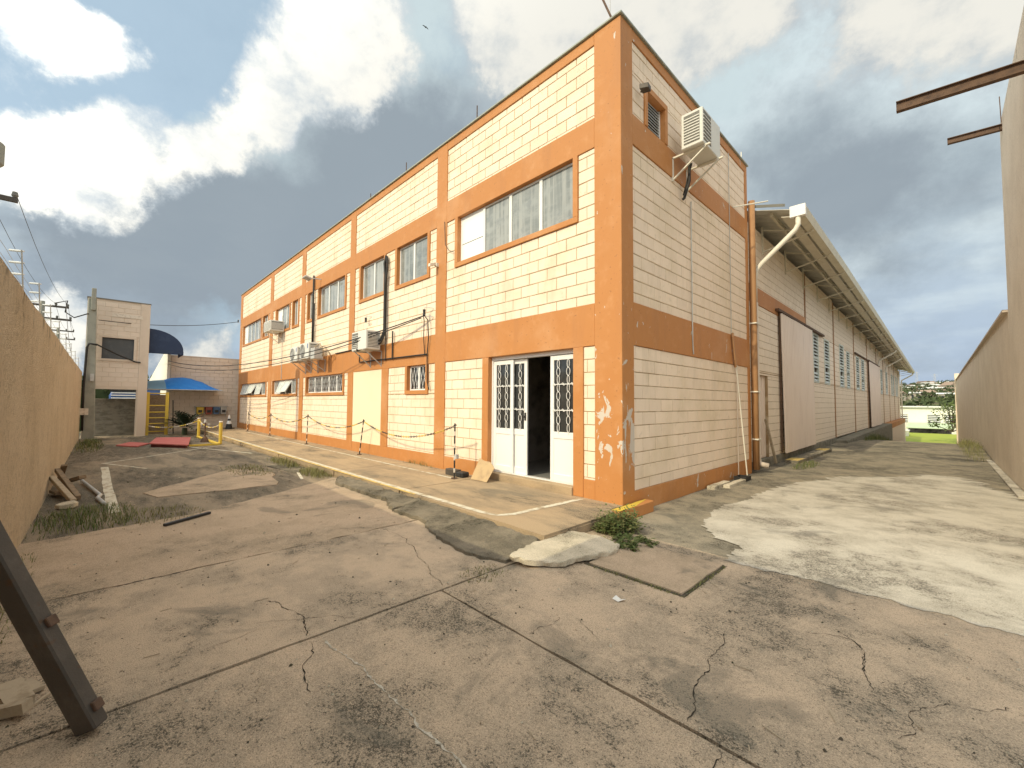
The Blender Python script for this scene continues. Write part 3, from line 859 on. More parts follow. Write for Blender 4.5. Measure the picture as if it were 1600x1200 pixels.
for a, b in [(-.68, -.465), (-4.345, -3.09), (-9.01, -4.73), (-13.34, -9.37), (-17.44, -13.72), (-23.14, -17.88)]:
    orange_box('plinth', a, .004, -.15, b, .3, Z_PL)
orange_box('pillar', 0.002, 5.58, -.2, -.3, 5.72, Z_P)
for z0, z1 in ((Z_U0, Z_U1), (Z_M0, Z_M1), (Z_T, Z_P)):
    orange_box('band', 0, .335, z0, -.3, 5.58, z1, 'orange_peel')
orange_box('plinth', -.004, .335, -.22, -.3, 5.58, .15, 'orange_peel')
# parapet coping, drip edge under the middle band
cp = MB()
cp.box(XE - .03, -.035, Z_P, .035, .33, Z_P + .035)
cp.box(-.33, .33, Z_P, .035, 5.76, Z_P + .035)
cp.build('parapet_coping', M['coping'], office, bevel=.006)
# the shell behind: end walls, back wall, roof, floors
sh = MB()
sh.box(XE, .3, -.15, XE + .25, 5.7, Z_P)
sh.box(XE + .25, 5.45, -.15, -.3, 5.7, Z_P)
sh.build('rear_wall', M['plaster'], office)
MB().box(XE + .25, .3, 6.7, -.3, 5.45, 6.9).build('roof_slab', M['grey_wall'], office)
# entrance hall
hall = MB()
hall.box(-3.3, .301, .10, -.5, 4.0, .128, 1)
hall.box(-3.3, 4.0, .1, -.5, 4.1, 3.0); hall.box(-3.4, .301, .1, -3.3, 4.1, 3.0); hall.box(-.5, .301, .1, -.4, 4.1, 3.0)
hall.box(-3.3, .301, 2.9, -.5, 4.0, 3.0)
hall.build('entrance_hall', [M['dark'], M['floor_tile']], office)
MB().box(-2.908, -.03, -.02, -.877, .30, .128).build('door_step', M['walk'], office, bevel=.01)

# ---- windows
def window(x0, x1, z0, z1, n, style, top=.0):
    s_ = .095
    fr = MB()
    fr.box(x0, -.012, z0, x1, .115, z0 + s_)
    fr.box(x0, -.012, z0 + s_, x0 + s_, .115, z1 - .001); fr.box(x1 - s_, -.012, z0 + s_, x1, .115, z1 - .001)
    wn_ = fr.build('window', M['orange'], office, bevel=.004)
    a, b, c_, d = x0 + s_, x1 - s_, z0 + s_, z1 - .004
    al = MB()
    y0, y1 = .085, .125
    e = .035
    al.box(a, y0, c_, b, y1, c_ + e); al.box(a, y0, d - e, b, y1, d)
    step = (b - a) / n
    if n == 1: n, step = 2, (b - a) / 2
    for k in range(n + 1):
        x = a + k * step
        if k in (0, n): al.box(x if k == 0 else x - e, y0, c_ + e, x + e if k == 0 else x, y1, d - e)
        else: al.box(x - .035, y0 - .006, c_ + e, x + .035, y1, d - e)
    al.build('frame', M['alu'], wn_, bevel=.003)
    for k in range(n):
        p0, p1 = a + k * step + .03, a + (k + 1) * step - .03
        if style in ('paper', 'white') and k == 0:
            pn = MB()
            zc = c_ + .40 * (d - c_) if style == 'paper' else c_ + .3 * (d - c_)
            pn.box(p0, .095, c_ + .03, p1, .11, zc - .008); pn.box(p0, .095, zc + .008, p1, .11, d - .03)
            pn.build('white_panel', M['white_sheet'], wn_)
        elif style == 'tilt' and 0 < k < n - 1 or (style == 'tilt' and k == 0 and n == 5):
            # hopper sash, bottom pushed outwards
            L = d - c_ - .06
            ang = R(12 + 8 * ((k * 7) % 3))
            dy, dz = -math.sin(ang) * L, -math.cos(ang) * L
            yt, zt_ = .09, d - .03
            g_ = MB()
            o2 = .012
            g_.hexa([(p0 + .02, yt + dy, zt_ + dz), (p1 - .02, yt + dy, zt_ + dz), (p1 - .02, yt + dy + o2, zt_ + dz), (p0 + .02, yt + dy + o2, zt_ + dz),
                     (p0 + .02, yt, zt_), (p1 - .02, yt, zt_), (p1 - .02, yt + o2, zt_), (p0 + .02, yt + o2, zt_)])
            g_.build('pane', M['louvre_glass'], wn_)
            sf = MB()
            for xx in (p0, p1): sf.bar((xx, yt + .004, zt_), (xx, yt + dy + .004, zt_ + dz), .03, .03, upv=(0, 1, 0))
            sf.bar((p0, yt + dy, zt_ + dz), (p1, yt + dy, zt_ + dz), .035, .035)
            sf.build('sash', M['alu'], wn_)
            MB().box(p0, .128, c_ + .02, p1, .14, d - .02).build('dark_backing', M['dark'], wn_)  # dark sheet giving the shade of the room behind the sash
        else:
            MB().box(p0, .10, c_ + .03, p1, .112, d - .03).build('pane', M['glass_dark' if style == 'grille' else 'glass'], wn_)
    if style == 'grille':
        gr = MB()
        st = .075
        x = a + .06
        while x < b - .05:
            gr.bar((x, .078, c_ + .04), (min(x + .16, b - .03), .078, d - .04), .008, .008, upv=(0, 1, 0))
            gr.bar((min(x + .16, b - .03), .081, c_ + .04), (x, .081, d - .04), .008, .008, upv=(0, 1, 0))
            x += st * 1.7
        gr.build('grille', M['alu'], wn_)
    return wn_
for q_ in UP_W: window(*q_)
for q_ in LO_W: window(*q_)
# louvred vent window on the side face
lv = MB()
y0, y1, z0, z1 = LOU
lv.box(-.12, y0, z1 - .095, .012, y1, z1); lv.box(-.12, y0, z0, .012, y0 + .085, z1 - .095); lv.box(-.12, y1 - .085, z0, .012, y1, z1 - .095)
lw = lv.build('window', M['orange'], office, bevel=.004)
MB().box(-.16, y0 + .08, z0, -.13, y1 - .08, z1 - .09).build('dark_backing', M['dark'], lw)  # dark board put in for the unlit space behind the slats
fr = MB()
fr.box(-.125, y0 + .085, z0, -.085, y0 + .115, z1 - .095); fr.box(-.125, y1 - .115, z0, -.085, y1 - .085, z1 - .095)
fr.build('frame', M['alu'], lw)
n_ = 11
for k in range(n_):
    zc = z0 + .03 + (z1 - .12 - z0) * k / n_
    MB().hexa([(-.085, y0 + .115, zc), (-.085, y1 - .115, zc), (-.125, y1 - .115, zc + .04), (-.125, y0 + .115, zc + .04),
               (-.085, y0 + .115, zc + .006), (-.085, y1 - .115, zc + .006), (-.125, y1 - .115, zc + .046), (-.125, y0 + .115, zc + .046)]).build('slat', M['alu'], lw)

# ---- entrance door: sliding leaves with ornamental grilles
dr = MB()
dr.box(DOOR[0], .10, 2.245, DOOR[1], .20, Z_M0 - .002)
dr.box(DOOR[0], .10, .129, DOOR[0] + .03, .20, 2.245)
dr.box(DOOR[0] + .03, .115, .129, DOOR[1], .20, .142)
door_frame = dr.build('door_frame', M['white'], office)
def door_leaf(x0, x1, y, handle=False):
    z0, z1 = .145, 2.235
    zg0, zg1 = .96, 2.15
    st = .075
    lf = MB()
    lf.box(x0, y, z0, x0 + st, y + .035, z1); lf.box(x1 - st, y, z0, x1, y + .035, z1)
    lf.box(x0 + st, y, z1 - .08, x1 - st, y + .035, z1)
    lf.box(x0 + st, y, zg0 - .11, x1 - st, y + .035, zg0)
    lf.box(x0 + st, y, z0, x1 - st, y + .035, z0 + .12)
    leaf = lf.build('door_leaf', M['white'], office, bevel=.004)
    MB().box(x0 + st, y + .012, z0 + .12, x1 - st, y + .028, zg0 - .11).build('kick_panel', M['white'], leaf)
    MB().box(x0 + st, y + .02, zg0, x1 - st, y + .026, z1 - .08).build('pane', M['glass_dark'], leaf)
    gr = MB()
    g0, g1 = x0 + st, x1 - st
    for i in range(2 if g1 - g0 > .25 else 1):
        xc = g0 + (g1 - g0) * ((i + .5) / 2 if g1 - g0 > .25 else .5)
        L = (z1 - .08 - zg0) / 9
        for k in range(9):
            zc = zg0 + (k + .5) * L
            wv = .024 if k % 3 != 1 else .036
            gr.tube([(xc + wv * math.cos(2 * math.pi * j / 10), y - .006, zc + L * .52 * math.sin(2 * math.pi * j / 10)) for j in range(10)], .0055, 5, closed=True)
        gr.tube([(xc, y - .004, zg0 - .03), (xc, y - .004, zg0)], .006, 5)
    for zz in (zg0 + (z1 - .08 - zg0) * .30, zg0 + (z1 - .08 - zg0) * .66):
        gr.bar((g0 - .03, y - .004, zz), (g1 + .03, y - .004, zz), .012, .012)
        for xx in (g0 + .02, (g0 + g1) / 2, g1 - .02):
            gr.tube(arc((xx - .014, y - .006, zz), .02, 0, 180, 6), .005, 4); gr.tube(arc((xx + .014, y - .006, zz), .02, 180, 360, 6), .005, 4)
    gr.build('grille', M['white'], leaf)
    if handle:
        MB().box(x1 - .055, y - .012, 1.12, x1 - .02, y, 1.26).box(x1 - .05, y - .04, 1.17, x1 - .03, y - .012, 1.20).build('handle', M['black_paint'], leaf)
    return leaf
door_leaf(-2.88, -2.345, .12)
door_leaf(-2.56, -2.03, .165, True)
door_leaf(-1.445, -.878, .12)

# ================================================================== WAREHOUSE
XW = -.10
ware = thing('warehouse', 'long cream block warehouse with wide eaves and louvred windows behind the office building', 'building', (XW, 5.8, 0))
wrects = []
wcore = MB()
PW = [12.2, 17.6, 23.5, 29.0, 34.2, 38.9, 44.2, 49.5, 54.0]
edgesw = [5.73] + PW + [57.2]
ETOP = [(5, 6.02), (12, 5.98), (20, 5.82), (30, 5.62), (40, 5.4), (57, 5.05)]
def etop(y): return lerp_tab(ETOP, y)
SDOOR = (6.75, 7.62, .02, 2.2)
LV = []
for a, b, z0, z1 in [(13.35, 14.3, 2.26, 4.1), (15.45, 16.5, 2.26, 4.1), (19.0, 20.15, 2.25, 4.25), (21.0, 21.95, 2.25, 4.1), (24.3, 25.4, 2.25, 4.12), (26.35, 27.55, 2.25, 4.12), (37.0, 38.3, 2.27, 4.17),
                   (41.0, 42.4, 2.3, 4.2), (46.2, 47.4, 2.3, 4.25), (48.1, 49.3, 2.3, 4.25), (51.0, 52.2, 2.3, 4.25), (53.0, 53.9, 2.3, 4.25)]:
    LV.append((a, b, z0, z1))
def wpanel(u0, u1, z0, z1, holes):
    for za, zb, spans in cuts(u0, u1, z0, z1, holes):
        for a, b in spans: wcore.box(XW - .026, a, za, XW - .3, b, zb)
    for r_ in lay_blocks(u0, u1, z0, z1, holes, zref=.11): wrects.append(('x', XW - .018, *r_))
for i, (a, b) in enumerate(zip(edgesw, edgesw[1:])):
    a2, b2 = a + (.07 if i else 0), b - .07
    top = 6.02 if i < 2 else etop(a)
    hol = [SDOOR] + LV
    if i == 0:
        wpanel(a2, b2, 4.46, top, []); wpanel(a2, b2, .02, 4.02, hol)
    else:
        wpanel(a2, b2, .02, top, hol)
WBM = {'x': block_mesh('warehouse_block', M['wh_block'], 'x')}
place_blocks(wrects, ware, WBM, M['wh_block'], limit=290)
wcore.build('wall_core', M['mortar'], ware)
for y in PW:
    MB().box(XW + .004, y - .07, -.1, XW - .2, y + .07, etop(y) + .05).build('pillar', M['pipe_orange'], ware)
MB().box(XW + .002, 5.73, 4.02, XW - .2, 12.13, 4.46).build('band', M['orange_peel'], ware, bevel=.005)
wb = MB()
wb.box(XW - .3, 5.73, -3.2, XW - .32, 57.2, 5.0); wb.box(XW - .3, 57.0, -3.2, -14, 57.2, 5.4); wb.box(-14, 5.9, -.5, -14.2, 57.2, 6.0)
wb.build('rear_wall', M['plaster'], ware)
# plinth, loading dock and the lower storey where the lane falls away
MB().box(XW + .02, 5.73, -.35, XW - .2, 17.6, .018).build('plinth', M['grey_wall'], ware, bevel=.01)
MB().prism([(17.2, -.4), (38.9, -2.0), (38.9, .0), (24, -.02), (17.2, -.06)], XW - .1, .34, ax='x').build('loading_dock', M['grey_wall'], ware, bevel=.02)
MB().box(XW - .1, 38.95, -3.2, XW + .30, 57.2, -.42).build('lower_wall', M['wh_block'], ware, bevel=.01)
MB().box(XW - .1, 38.95, -.42, XW + .34, 57.2, .0).build('band', M['orange'], ware, bevel=.01)
# narrow sheet door
sdo = MB().box(XW - .14, SDOOR[0], SDOOR[2], XW - .1, SDOOR[1], SDOOR[3]).build('side_door', M['sheet_door'], ware)
for k in range(5):
    yy = SDOOR[0] + .05 + k * .17
    MB().box(XW - .10, yy, .05, XW - .085, yy + .09, 2.17).build('slat', M['sheet_door'], sdo)
# corrugated sliding doors hung in front of the wall
def sheet(y0, y1, z0, z1, x, parent, lean=0.0):
    mb = MB()
    n = max(4, int((y1 - y0) / .045))
    P = []
    for i in range(n + 1):
        y = y0 + (y1 - y0) * i / n
        d = (0, .032, .032, 0)[i % 4]
        P.append((x + d, y))
    v = [(px_ + lean, py_, z0) for px_, py_ in P] + [(px_, py_, z1) for px_, py_ in P] + [(px_ - .012 + lean, py_, z0) for px_, py_ in P] + [(px_ - .012, py_, z1) for px_, py_ in P]
    k = n + 1
    f = [(i, i + 1, k + i + 1, k + i) for i in range(n)] + [(2 * k + i + 1, 2 * k + i, 3 * k + i, 3 * k + i + 1) for i in range(n)]
    f += [(0, k, 3 * k, 2 * k), (n, 2 * k + n, 3 * k + n, k + n)]
    mb.add(v, f)
    return mb.build('door_sheet', M['sheet_door'], parent)
for y0, y1, z1 in ((8.67, 12.75, 4.10), (29.3, 35.1, 4.2)):
    fr = MB()
    fr.box(XW + .01, y0, z1 - .06, XW + .05, y1, z1); fr.box(XW + .01, y0 + .03, .06, XW + .05, y0 + .05, z1 - .06)
    d_ = fr.build('sliding_door', M['rust'], ware)
    k = 3
    for i in range(k):
        a, b = y0 + (y1 - y0) * i / k + .004, y0 + (y1 - y0) * (i + 1) / k - .004
        sheet(a + (.05 if i == 0 else 0), b, .05, z1 - .02, XW + .062 + .006 * (i % 2), d_, lean=.05 if i == 0 else .03)
    MB().box(XW + .005, y0 - .3, z1 + .002, XW + .1, y1 + (2.2 if y0 < 20 else .3), z1 + .07).build('door_rail', M['rust'], d_)
MB().box(XW + .003, 23.6, 4.2, XW + .06, 29.2, 4.27).build('lintel', M['rust'], ware)
# louvred windows: frame, glass slats
slat_me = None
for a, b, z0, z1 in LV:
    fr = MB()
    fr.box(XW - .07, a, z0, XW + .004, a + .08, z1); fr.box(XW - .07, b - .08, z0, XW + .004, b, z1)
    fr.box(XW - .07, a + .08, z1 - .05, XW + .004, b - .08, z1); fr.box(XW - .07, a + .08, z0, XW + .004, b - .08, z0 + .05)
    zm = (z0 + z1) / 2
    fr.box(XW - .07, a + .08, zm - .03, XW + .004, b - .08, zm + .03)
    wn_ = fr.build('louvre_window', M['louvre_frame'], ware)
    MB().box(XW - .12, a, z0, XW - .10, b, z1).build('dark_backing', M['dark'], wn_)  # dark sheet in place of the unlit warehouse interior
    nsl = 14
    for k in range(nsl):
        zz = z0 + .06 + (z1 - z0 - .12) * k / nsl
        if abs(zz + .05 - zm) < .04: continue
        if (k * 5 + int(a * 3)) % 11 == 0: continue             # a few slats are gone
        if slat_me is None:
            s_ = MB().hexa([(0, 0, 0), (0, 1, 0), (-.05, 1, .085), (-.05, 0, .085), (.006, 0, .004), (.006, 1, .004), (-.044, 1, .089), (-.044, 0, .089)])
            o = s_.build('glass_slat', M['louvre_glass'], wn_, local=True)
            slat_me = o.data
        else:
            o = bpy.data.objects.new('glass_slat', slat_me); COL.objects.link(o); o.parent = wn_
        o.location = Vector((XW + .0, a + .08, zz)) - ware.location
        o.scale = (1, b - a - .16, 1)
# roof: overlapping cement sheets on the eave, gutter, brackets
yy = 6.3
k = 0
while yy < 57.5:
    w_ = 2.1
    mb = MB()
    n = 14
    vs, fs = [], []
    for i in range(n + 1):
        y = yy + (w_ + .1) * i / n
        dz = .016 * (1 if i % 2 else -1) + (.012 if k % 2 else 0)
        h1, h0 = etop(y) + .02, etop(y) + .50
        vs += [(1.0, y, h1 + dz), (-2.6, y, h0 + .55 + dz), (1.0, y, h1 + dz + .012), (-2.6, y, h0 + .55 + dz + .012)]
    for i in range(n):
        a = i * 4
        fs += [(a, a + 1, a + 5, a + 4), (a + 2, a + 6, a + 7, a + 3), (a, a + 4, a + 6, a + 2)]
    fs += [(0, 2, 3, 1), (n * 4, n * 4 + 1, n * 4 + 3, n * 4 + 2)]
    mb.add(vs, fs).build('roof_sheet', M['roof_under'], ware)
    yy += w_; k += 1
MB().hexa([(.62, 6.25, 6.19), (.66, 6.29, 6.19), (-2.6, 6.29, 7.09), (-2.6, 6.25, 7.09), (.62, 6.25, 6.26), (.66, 6.29, 6.26), (-2.6, 6.29, 7.16), (-2.6, 6.25, 7.16)]).build('roof_edge', M['roof_dark'], ware)
MB().box(-2.6, 6.3, 6.6, -14, 57.2, 7.0).build('roof', M['roof_dark'], ware)
gt = MB()
gy = [6.15, 9, 12, 16, 20, 25, 30, 35, 40, 46, 52, 57.6]
def gsec(y):
    h = etop(y)
    return [(.90, y, h - .20), (1.06, y, h - .17), (1.10, y, h + .02), (1.08, y, h + .02), (1.045, y, h - .15), (.905, y, h - .17), (.88, y, h + .0), (.86, y, h + .0)]
vs, fs = [], []
for y in gy: vs += gsec(y)
for i in range(len(gy) - 1):
    for j in range(8):
        fs.append((i * 8 + j, i * 8 + (j + 1) % 8, (i + 1) * 8 + (j + 1) % 8, (i + 1) * 8 + j))
fs += [tuple(range(8)), tuple((len(gy) - 1) * 8 + j for j in range(8))]
gut = gt.add(vs, fs).build('gutter', M['gutter'], ware)
h = etop(6.15)
MB().box(.80, 6.05, h - .22, 1.11, 6.149, h + .04).build('gutter_end', M['white_sheet'], gut, bevel=.004)
MB().hexa([(.60, 6.2, etop(6.2) - .1), (.84, 6.2, etop(6.2) - .16), (.84, 57.4, etop(57.4) - .16), (.60, 57.4, etop(57.4) - .1), (.60, 6.2, etop(6.2) - .085), (.84, 6.2, etop(6.2) - .145), (.84, 57.4, etop(57.4) - .145), (.60, 57.4, etop(57.4) - .085)]).build('eave_board', M['gutter'], ware)
y = 7.3
while y < 57:
    h = etop(y)
    MB().bar((XW, y, h + .12), (1.03, y, h - .21), .03, .035).bar((XW, y, h - .48), (.98, y, h - .23), .03, .035).bar((XW, y, h + .2), (XW, y, h - .55), .04, .04).build('eave_bracket', M['gutter'], ware)
    y += 2.35
MB().bar((.32, 6.5, etop(6.5) + .16), (.32, 30, etop(30) + .16), .06, .10).bar((.32, 30, etop(30) + .16), (.32, 57, etop(57) + .16), .06, .10).build('purlin', M['gutter'], ware)
# downpipes
MB().tube([(.95, 6.12, 5.80), (.95, 6.12, 5.62), (.90, 6.1, 5.50), (.22, 6.02, 4.85), (.10, 6.0, 4.70), (.06, 5.98, 4.5), (.06, 5.98, 3.9)], .055, 10).build('downpipe', M['pvc'], ware, smooth=True)
MB().tube([(.06, 5.98, 3.9), (.06, 5.98, .15), (.10, 5.98, .02), (.26, 6.05, -.02)], .065, 10).build('downpipe', M['tower_plaster'], ware, smooth=True)
MB().tube([(.07, 5.80, 6.35), (.07, 5.80, 4.9), (.07, 5.80, 2.4), (.07, 5.80, -.1)], .075, 10).build('downpipe', M['pipe_orange'], office, smooth=True)
for z_ in (.6, 1.72, 3.35): MB().box(.0, 5.70, z_, .16, 5.95, z_ + .03).build('pipe_clamp', M['pvc'], office)
for y in (34.4, 39.6, 57.0):
    h = etop(y)
    MB().tube([(.96, y, h - .2), (.92, y, h - .35), (.06, y - .2, h - .95), (.02, y - .2, h - 1.2), (.02, y - .2, h - (1.3 if y < 50 else 5))], .06, 7).build('downpipe', M['pvc'], ware)
fl = MB().box(.35, 38.0, etop(38) - .12, .75, 38.25, etop(38) - .06).build('strip_light', M['white_sheet'], None)
tag(fl, 'white strip light fixed under the warehouse eave between the far downpipes', 'strip light')

# ================================================================== BOUNDARY WALLS
def wall_strip(name, pts, thick, zb, m, step=.45, amp=.012, seed=1):
    """pts: (x, y, ztop); a solid wall with an uneven top edge."""
    qq = random.Random(seed)
    mb = MB()
    P = []
    for (x0, y0, t0), (x1, y1, t1) in zip(pts, pts[1:]):
        L = math.hypot(x1 - x0, y1 - y0)
        n = max(1, int(L / step))
        for i in range(n): P.append((x0 + (x1 - x0) * i / n, y0 + (y1 - y0) * i / n, t0 + (t1 - t0) * i / n))
    P.append(pts[-1])
    d = Vector((pts[-1][0] - pts[0][0], pts[-1][1] - pts[0][1], 0)).normalized()
    nr = Vector((-d.y, d.x, 0)) * thick
    v = []
    for x, y, t in P:
        t += qq.uniform(-amp, amp)
        b_ = zb(y) if callable(zb) else zb
        v += [(x, y, b_), (x, y, t), (x + nr.x, y + nr.y, t - .01), (x + nr.x, y + nr.y, b_)]
    fs = []
    for i in range(len(P) - 1):
        for j in range(4): fs.append((i * 4 + j, i * 4 + (j + 1) % 4, (i + 1) * 4 + (j + 1) % 4, (i + 1) * 4 + j))
    fs += [(0, 1, 2, 3), tuple((len(P) - 1) * 4 + j for j in range(4))]
    return mb.add(v, fs).build(name, m)
lw_ = wall_strip('boundary_wall', [(-21.2, -5.90, 2.56), (-12, -5.90, 2.52), (-5, -5.89, 2.50), (.5, -5.89, 2.50)], -.16, -.4, M['stucco_left'], seed=3)
tag(lw_, 'rough tan stucco boundary wall on the left with stained top and electric fence', 'wall')
bk = wall_strip('boundary_wall', [(.45, -5.885, 3.68), (4.7, -5.885, 3.68)], -.16, -.4, M['stucco_left'], seed=5)  # not in view; height set so its shadow ends at the cement patch
tag(bk, 'unseen taller wall added behind the viewpoint to shade the near yard', 'wall')
tw = MB().box(4.2, 1.2, -.6, 4.7, 8.36, 7.46).build('side_wall', M['stucco_right'], bevel=.01)
tag(tw, 'tall beige rendered wall at the right edge with two steel beams sticking out', 'wall')
pts = [(4.2, 8.37, 3.46), (4.2, 20, 3.62), (4.2, 35, 3.85), (4.19, 50, 4.0), (4.12, 57.5, 4.02)]
rw = wall_strip('side_wall', pts, -.2, lambda y: zl(y) - .5, M['stucco_low'], step=1.2, amp=.01, seed=8)
tag(rw, 'long low beige wall with a cap running down the right side of the lane', 'wall')
MB().bar((4.22, 8.4, 3.46), (4.22, 20, 3.62), .2, .05).bar((4.22, 20, 3.62), (4.22, 35, 3.85), .2, .05).bar((4.22, 35, 3.85), (4.2, 50, 4.0), .2, .05).bar((4.2, 50, 4.0), (4.14, 57.4, 4.02), .2, .05).build('wall_cap', M['tower_plaster'], rw)
MB().box(4.02, 57.5, -3.5, 4.4, 58.0, 4.72).build('end_pillar', M['stucco_low'], rw, bevel=.02)
kr = MB().hexa([(4.06, 6.2, -.3), (4.19, 6.2, -.3), (4.19, 24, -.6), (4.06, 24, -.6), (4.06, 6.2, -.13), (4.19, 6.2, -.13), (4.19, 24, -.33), (4.06, 24, -.33)]).build('lane_kerb', M['pale'], None, bevel=.01)
tag(kr, 'narrow pale kerb strip along the foot of the right-hand wall', 'kerb')

# steel beams sticking out of the tall wall
def ibeam(y, z, x0, x1, h, wd, label, tilt=0.0):
    mb = MB()
    t = .012
    for zz in (0, h - t): mb.hexa([(x0, y - wd / 2, z + zz), (x1, y - wd / 2, z + zz - tilt), (x1, y + wd / 2, z + zz - tilt), (x0, y + wd / 2, z + zz), (x0, y - wd / 2, z + zz + t), (x1, y - wd / 2, z + zz + t - tilt), (x1, y + wd / 2, z + zz + t - tilt), (x0, y + wd / 2, z + zz + t)])
    mb.hexa([(x0, y - .008, z + t), (x1, y - .008, z + t - tilt), (x1, y + .008, z + t - tilt), (x0, y + .008, z + t), (x0, y - .008, z + h - t), (x1, y - .008, z + h - t - tilt), (x1, y + .008, z + h - t - tilt), (x0, y + .008, z + h - t)])
    o = mb.build('steel_beam', M['rust'])
    tag(o, label, 'steel beam', 'steel beams sticking out of the tall wall')
ibeam(4.42, 6.53, 2.76, 4.3, .17, .10, 'longer rusty steel beam, the upper of two sticking out of the tall right wall', .10)
ibeam(7.9, 7.21, 3.41, 4.3, .125, .09, 'shorter steel beam near the end of the tall right wall', .05)
o = MB().tube([(4.17, 7.6, 7.2), (4.16, 7.6, 7.75)], .008, 5).build('iron_rod', M['rust'])
tag(o, 'thin iron rod standing on top of the tall right wall', 'rod')

# electric fence on the left wall
def fence_post(x, label):
    t = thing('electric_fence_post', label, 'fence post', (x, -5.97, 2.42), 'electric fence posts on the left wall')
    MB().tube([(0, 0, 0), (.22, -.02, .64)], .007, 5).build('post', M['galv'], t, local=True)
    for k in range(5):
        f_ = .24 + k * .185
        MB().tube([(.22 * f_, 0, .64 * f_), (.22 * f_ - .02, -.04, .64 * f_), (.22 * f_ - .05, -.11, .64 * f_)], [.007, .013, .012], 7).build('insulator', M['porcelain'], t, local=True)
    return t
FPX = [-3.95, -5.75, -7.6, -9.7, -12.0, -14.5, -17.2, -20.2]
FPL = ['nearest electric fence post on the left wall', 'second nearest electric fence post on the left wall', 'third electric fence post from the near end of the left wall', 'fourth electric fence post from the near end of the left wall',
       'fifth electric fence post from the near end of the left wall', 'third electric fence post from the gatehouse end of the left wall', 'second electric fence post from the gatehouse end of the left wall', 'last electric fence post beside the gatehouse on the left wall']
for x, l_ in zip(FPX, FPL): fence_post(x, l_)
wr = MB()
for k in range(5):
    f_ = .24 + k * .185
    for a, b in zip([-1.5] + FPX, FPX):
        wr.tube(sag((a + .22 * f_ - .05, -6.1, 2.42 + .64 * f_), (b + .22 * f_ - .05, -6.1, 2.42 + .64 * f_), .01, 4), .0025, 4)
o = wr.build('electric_fence_wire', M['galv'])
tag(o, 'thin parallel electric fence wires strung above the left wall', 'fence wire')

# ================================================================== GATEHOUSE AND FAR END OF THE YARD
XT = -21.6
gate = thing('gatehouse', 'narrow two-storey beige gatehouse with a dark upper window at the end of the left wall', 'building', (XT, -4.9, 0))
grects, gcore = [], MB()
GW = (-5.37, -4.36, 3.20, 4.10)
GO = (-5.55, -4.22, -.3, 1.90)
for za, zb, spans in cuts(-5.86, -3.87, -.3, 5.72, [GW, GO]):
    for a, b in spans: gcore.box(XT - .026, a, za, XT - .26, b, zb)
for r_ in lay_blocks(-5.86, -4.18, 2.02, 5.62, [(GW[0] - .1, GW[1] + .1, GW[2] - .1, GW[3] + .1)], zref=2.02): grects.append(('x', XT - .016, *r_))
place_blocks(grects, gate, {'x': block_mesh('gatehouse_block', M['tower'], 'x')}, M['tower'], limit=120)
gcore.box(XT - .26, -5.86, 2.0, XT - 2.4, -5.6, 5.7); gcore.box(XT - 2.2, -5.6, 2.0, XT - 2.4, -3.9, 5.7); gcore.box(XT - .26, -5.6, 1.95, XT - 2.2, -3.9, 2.1); gcore.box(XT - .26, -5.6, 5.4, XT - 2.2, -3.9, 5.6)
gcore.box(XT - 2.2, -5.86, -.3, XT - 2.4, -5.6, 2.0)
gcore.build('wall_core', M['tower_joint'], gate)
MB().box(XT + .0, -4.18, -.3, XT - .26, -3.86, 5.72).build('pillar', M['tower_plaster'], gate, bevel=.008)
MB().box(XT - .262, -4.05, 1.9, XT - 2.4, -3.86, 5.72).build('side_wall', M['tower_plaster'], gate)
MB().box(XT - .262, -4.05, -.3, XT - .5, -3.86, 1.9).build('side_wall', M['tower_plaster'], gate)
MB().box(XT + .003, -5.86, 1.90, XT - .26, -4.18, 2.02).build('lintel', M['tower_plaster'], gate)
MB().box(XT + .01, -5.88, 5.72, XT - 2.42, -3.84, 5.76).build('coping', M['roof_dark'], gate)
pb = MB().box(XT + .004, -5.1, 5.02, XT - .01, -4.1, 5.16)
pb.build('peeled_strip', M['chip'], gate)
sr = MB()
a, b, c_, d = GW
sr.box(XT + .015, a - .1, c_ - .1, XT - .15, b + .1, c_); sr.box(XT + .015, a - .1, d, XT - .15, b + .1, d + .1); sr.box(XT + .015, a - .1, c_, XT - .15, a, d); sr.box(XT + .015, b, c_, XT - .15, b + .1, d)
gw_ = sr.build('window', M['tower_plaster'], gate, bevel=.005)
MB().box(XT - .07, a, c_, XT - .09, b, d).build('pane', M['glass_matt'], gw_)
# barrel awning on its side
aw = thing('awning', 'navy blue barrel awning with scalloped edge on the side of the gatehouse', 'awning', (XT - .3, -3.86, 3.9))
av = MB()
n = 10
prof = [(-3.855 + 1.25 * math.sin(R(90) * i / n), 3.74 + .95 * math.cos(R(90) * i / n)) for i in range(n + 1)]
x0, x1 = XT - .25, XT - 2.2
vs = [(x0, y, z) for y, z in prof] + [(x1, y, z) for y, z in prof]
fs = [(i, i + 1, n + 2 + i, n + 1 + i) for i in range(n)]
vs += [(x0, -3.855, 3.74), (x1, -3.855, 3.74)]
fs += [tuple(range(n + 1)) + (2 * n + 2,), tuple(range(n + 1, 2 * n + 2)) + (2 * n + 3,)]
av.add(vs, fs).build('canopy', M['navy'], aw)
vl = MB()
for i in range(7):
    ya, yb = -3.85 + 1.24 * i / 7, -3.85 + 1.24 * (i + 1) / 7
    vl.prism([(ya, 3.735), (yb, 3.735), (yb, 3.62), ((ya + yb) / 2, 3.57), (ya, 3.62)], x0 - .012, x0, ax='x')
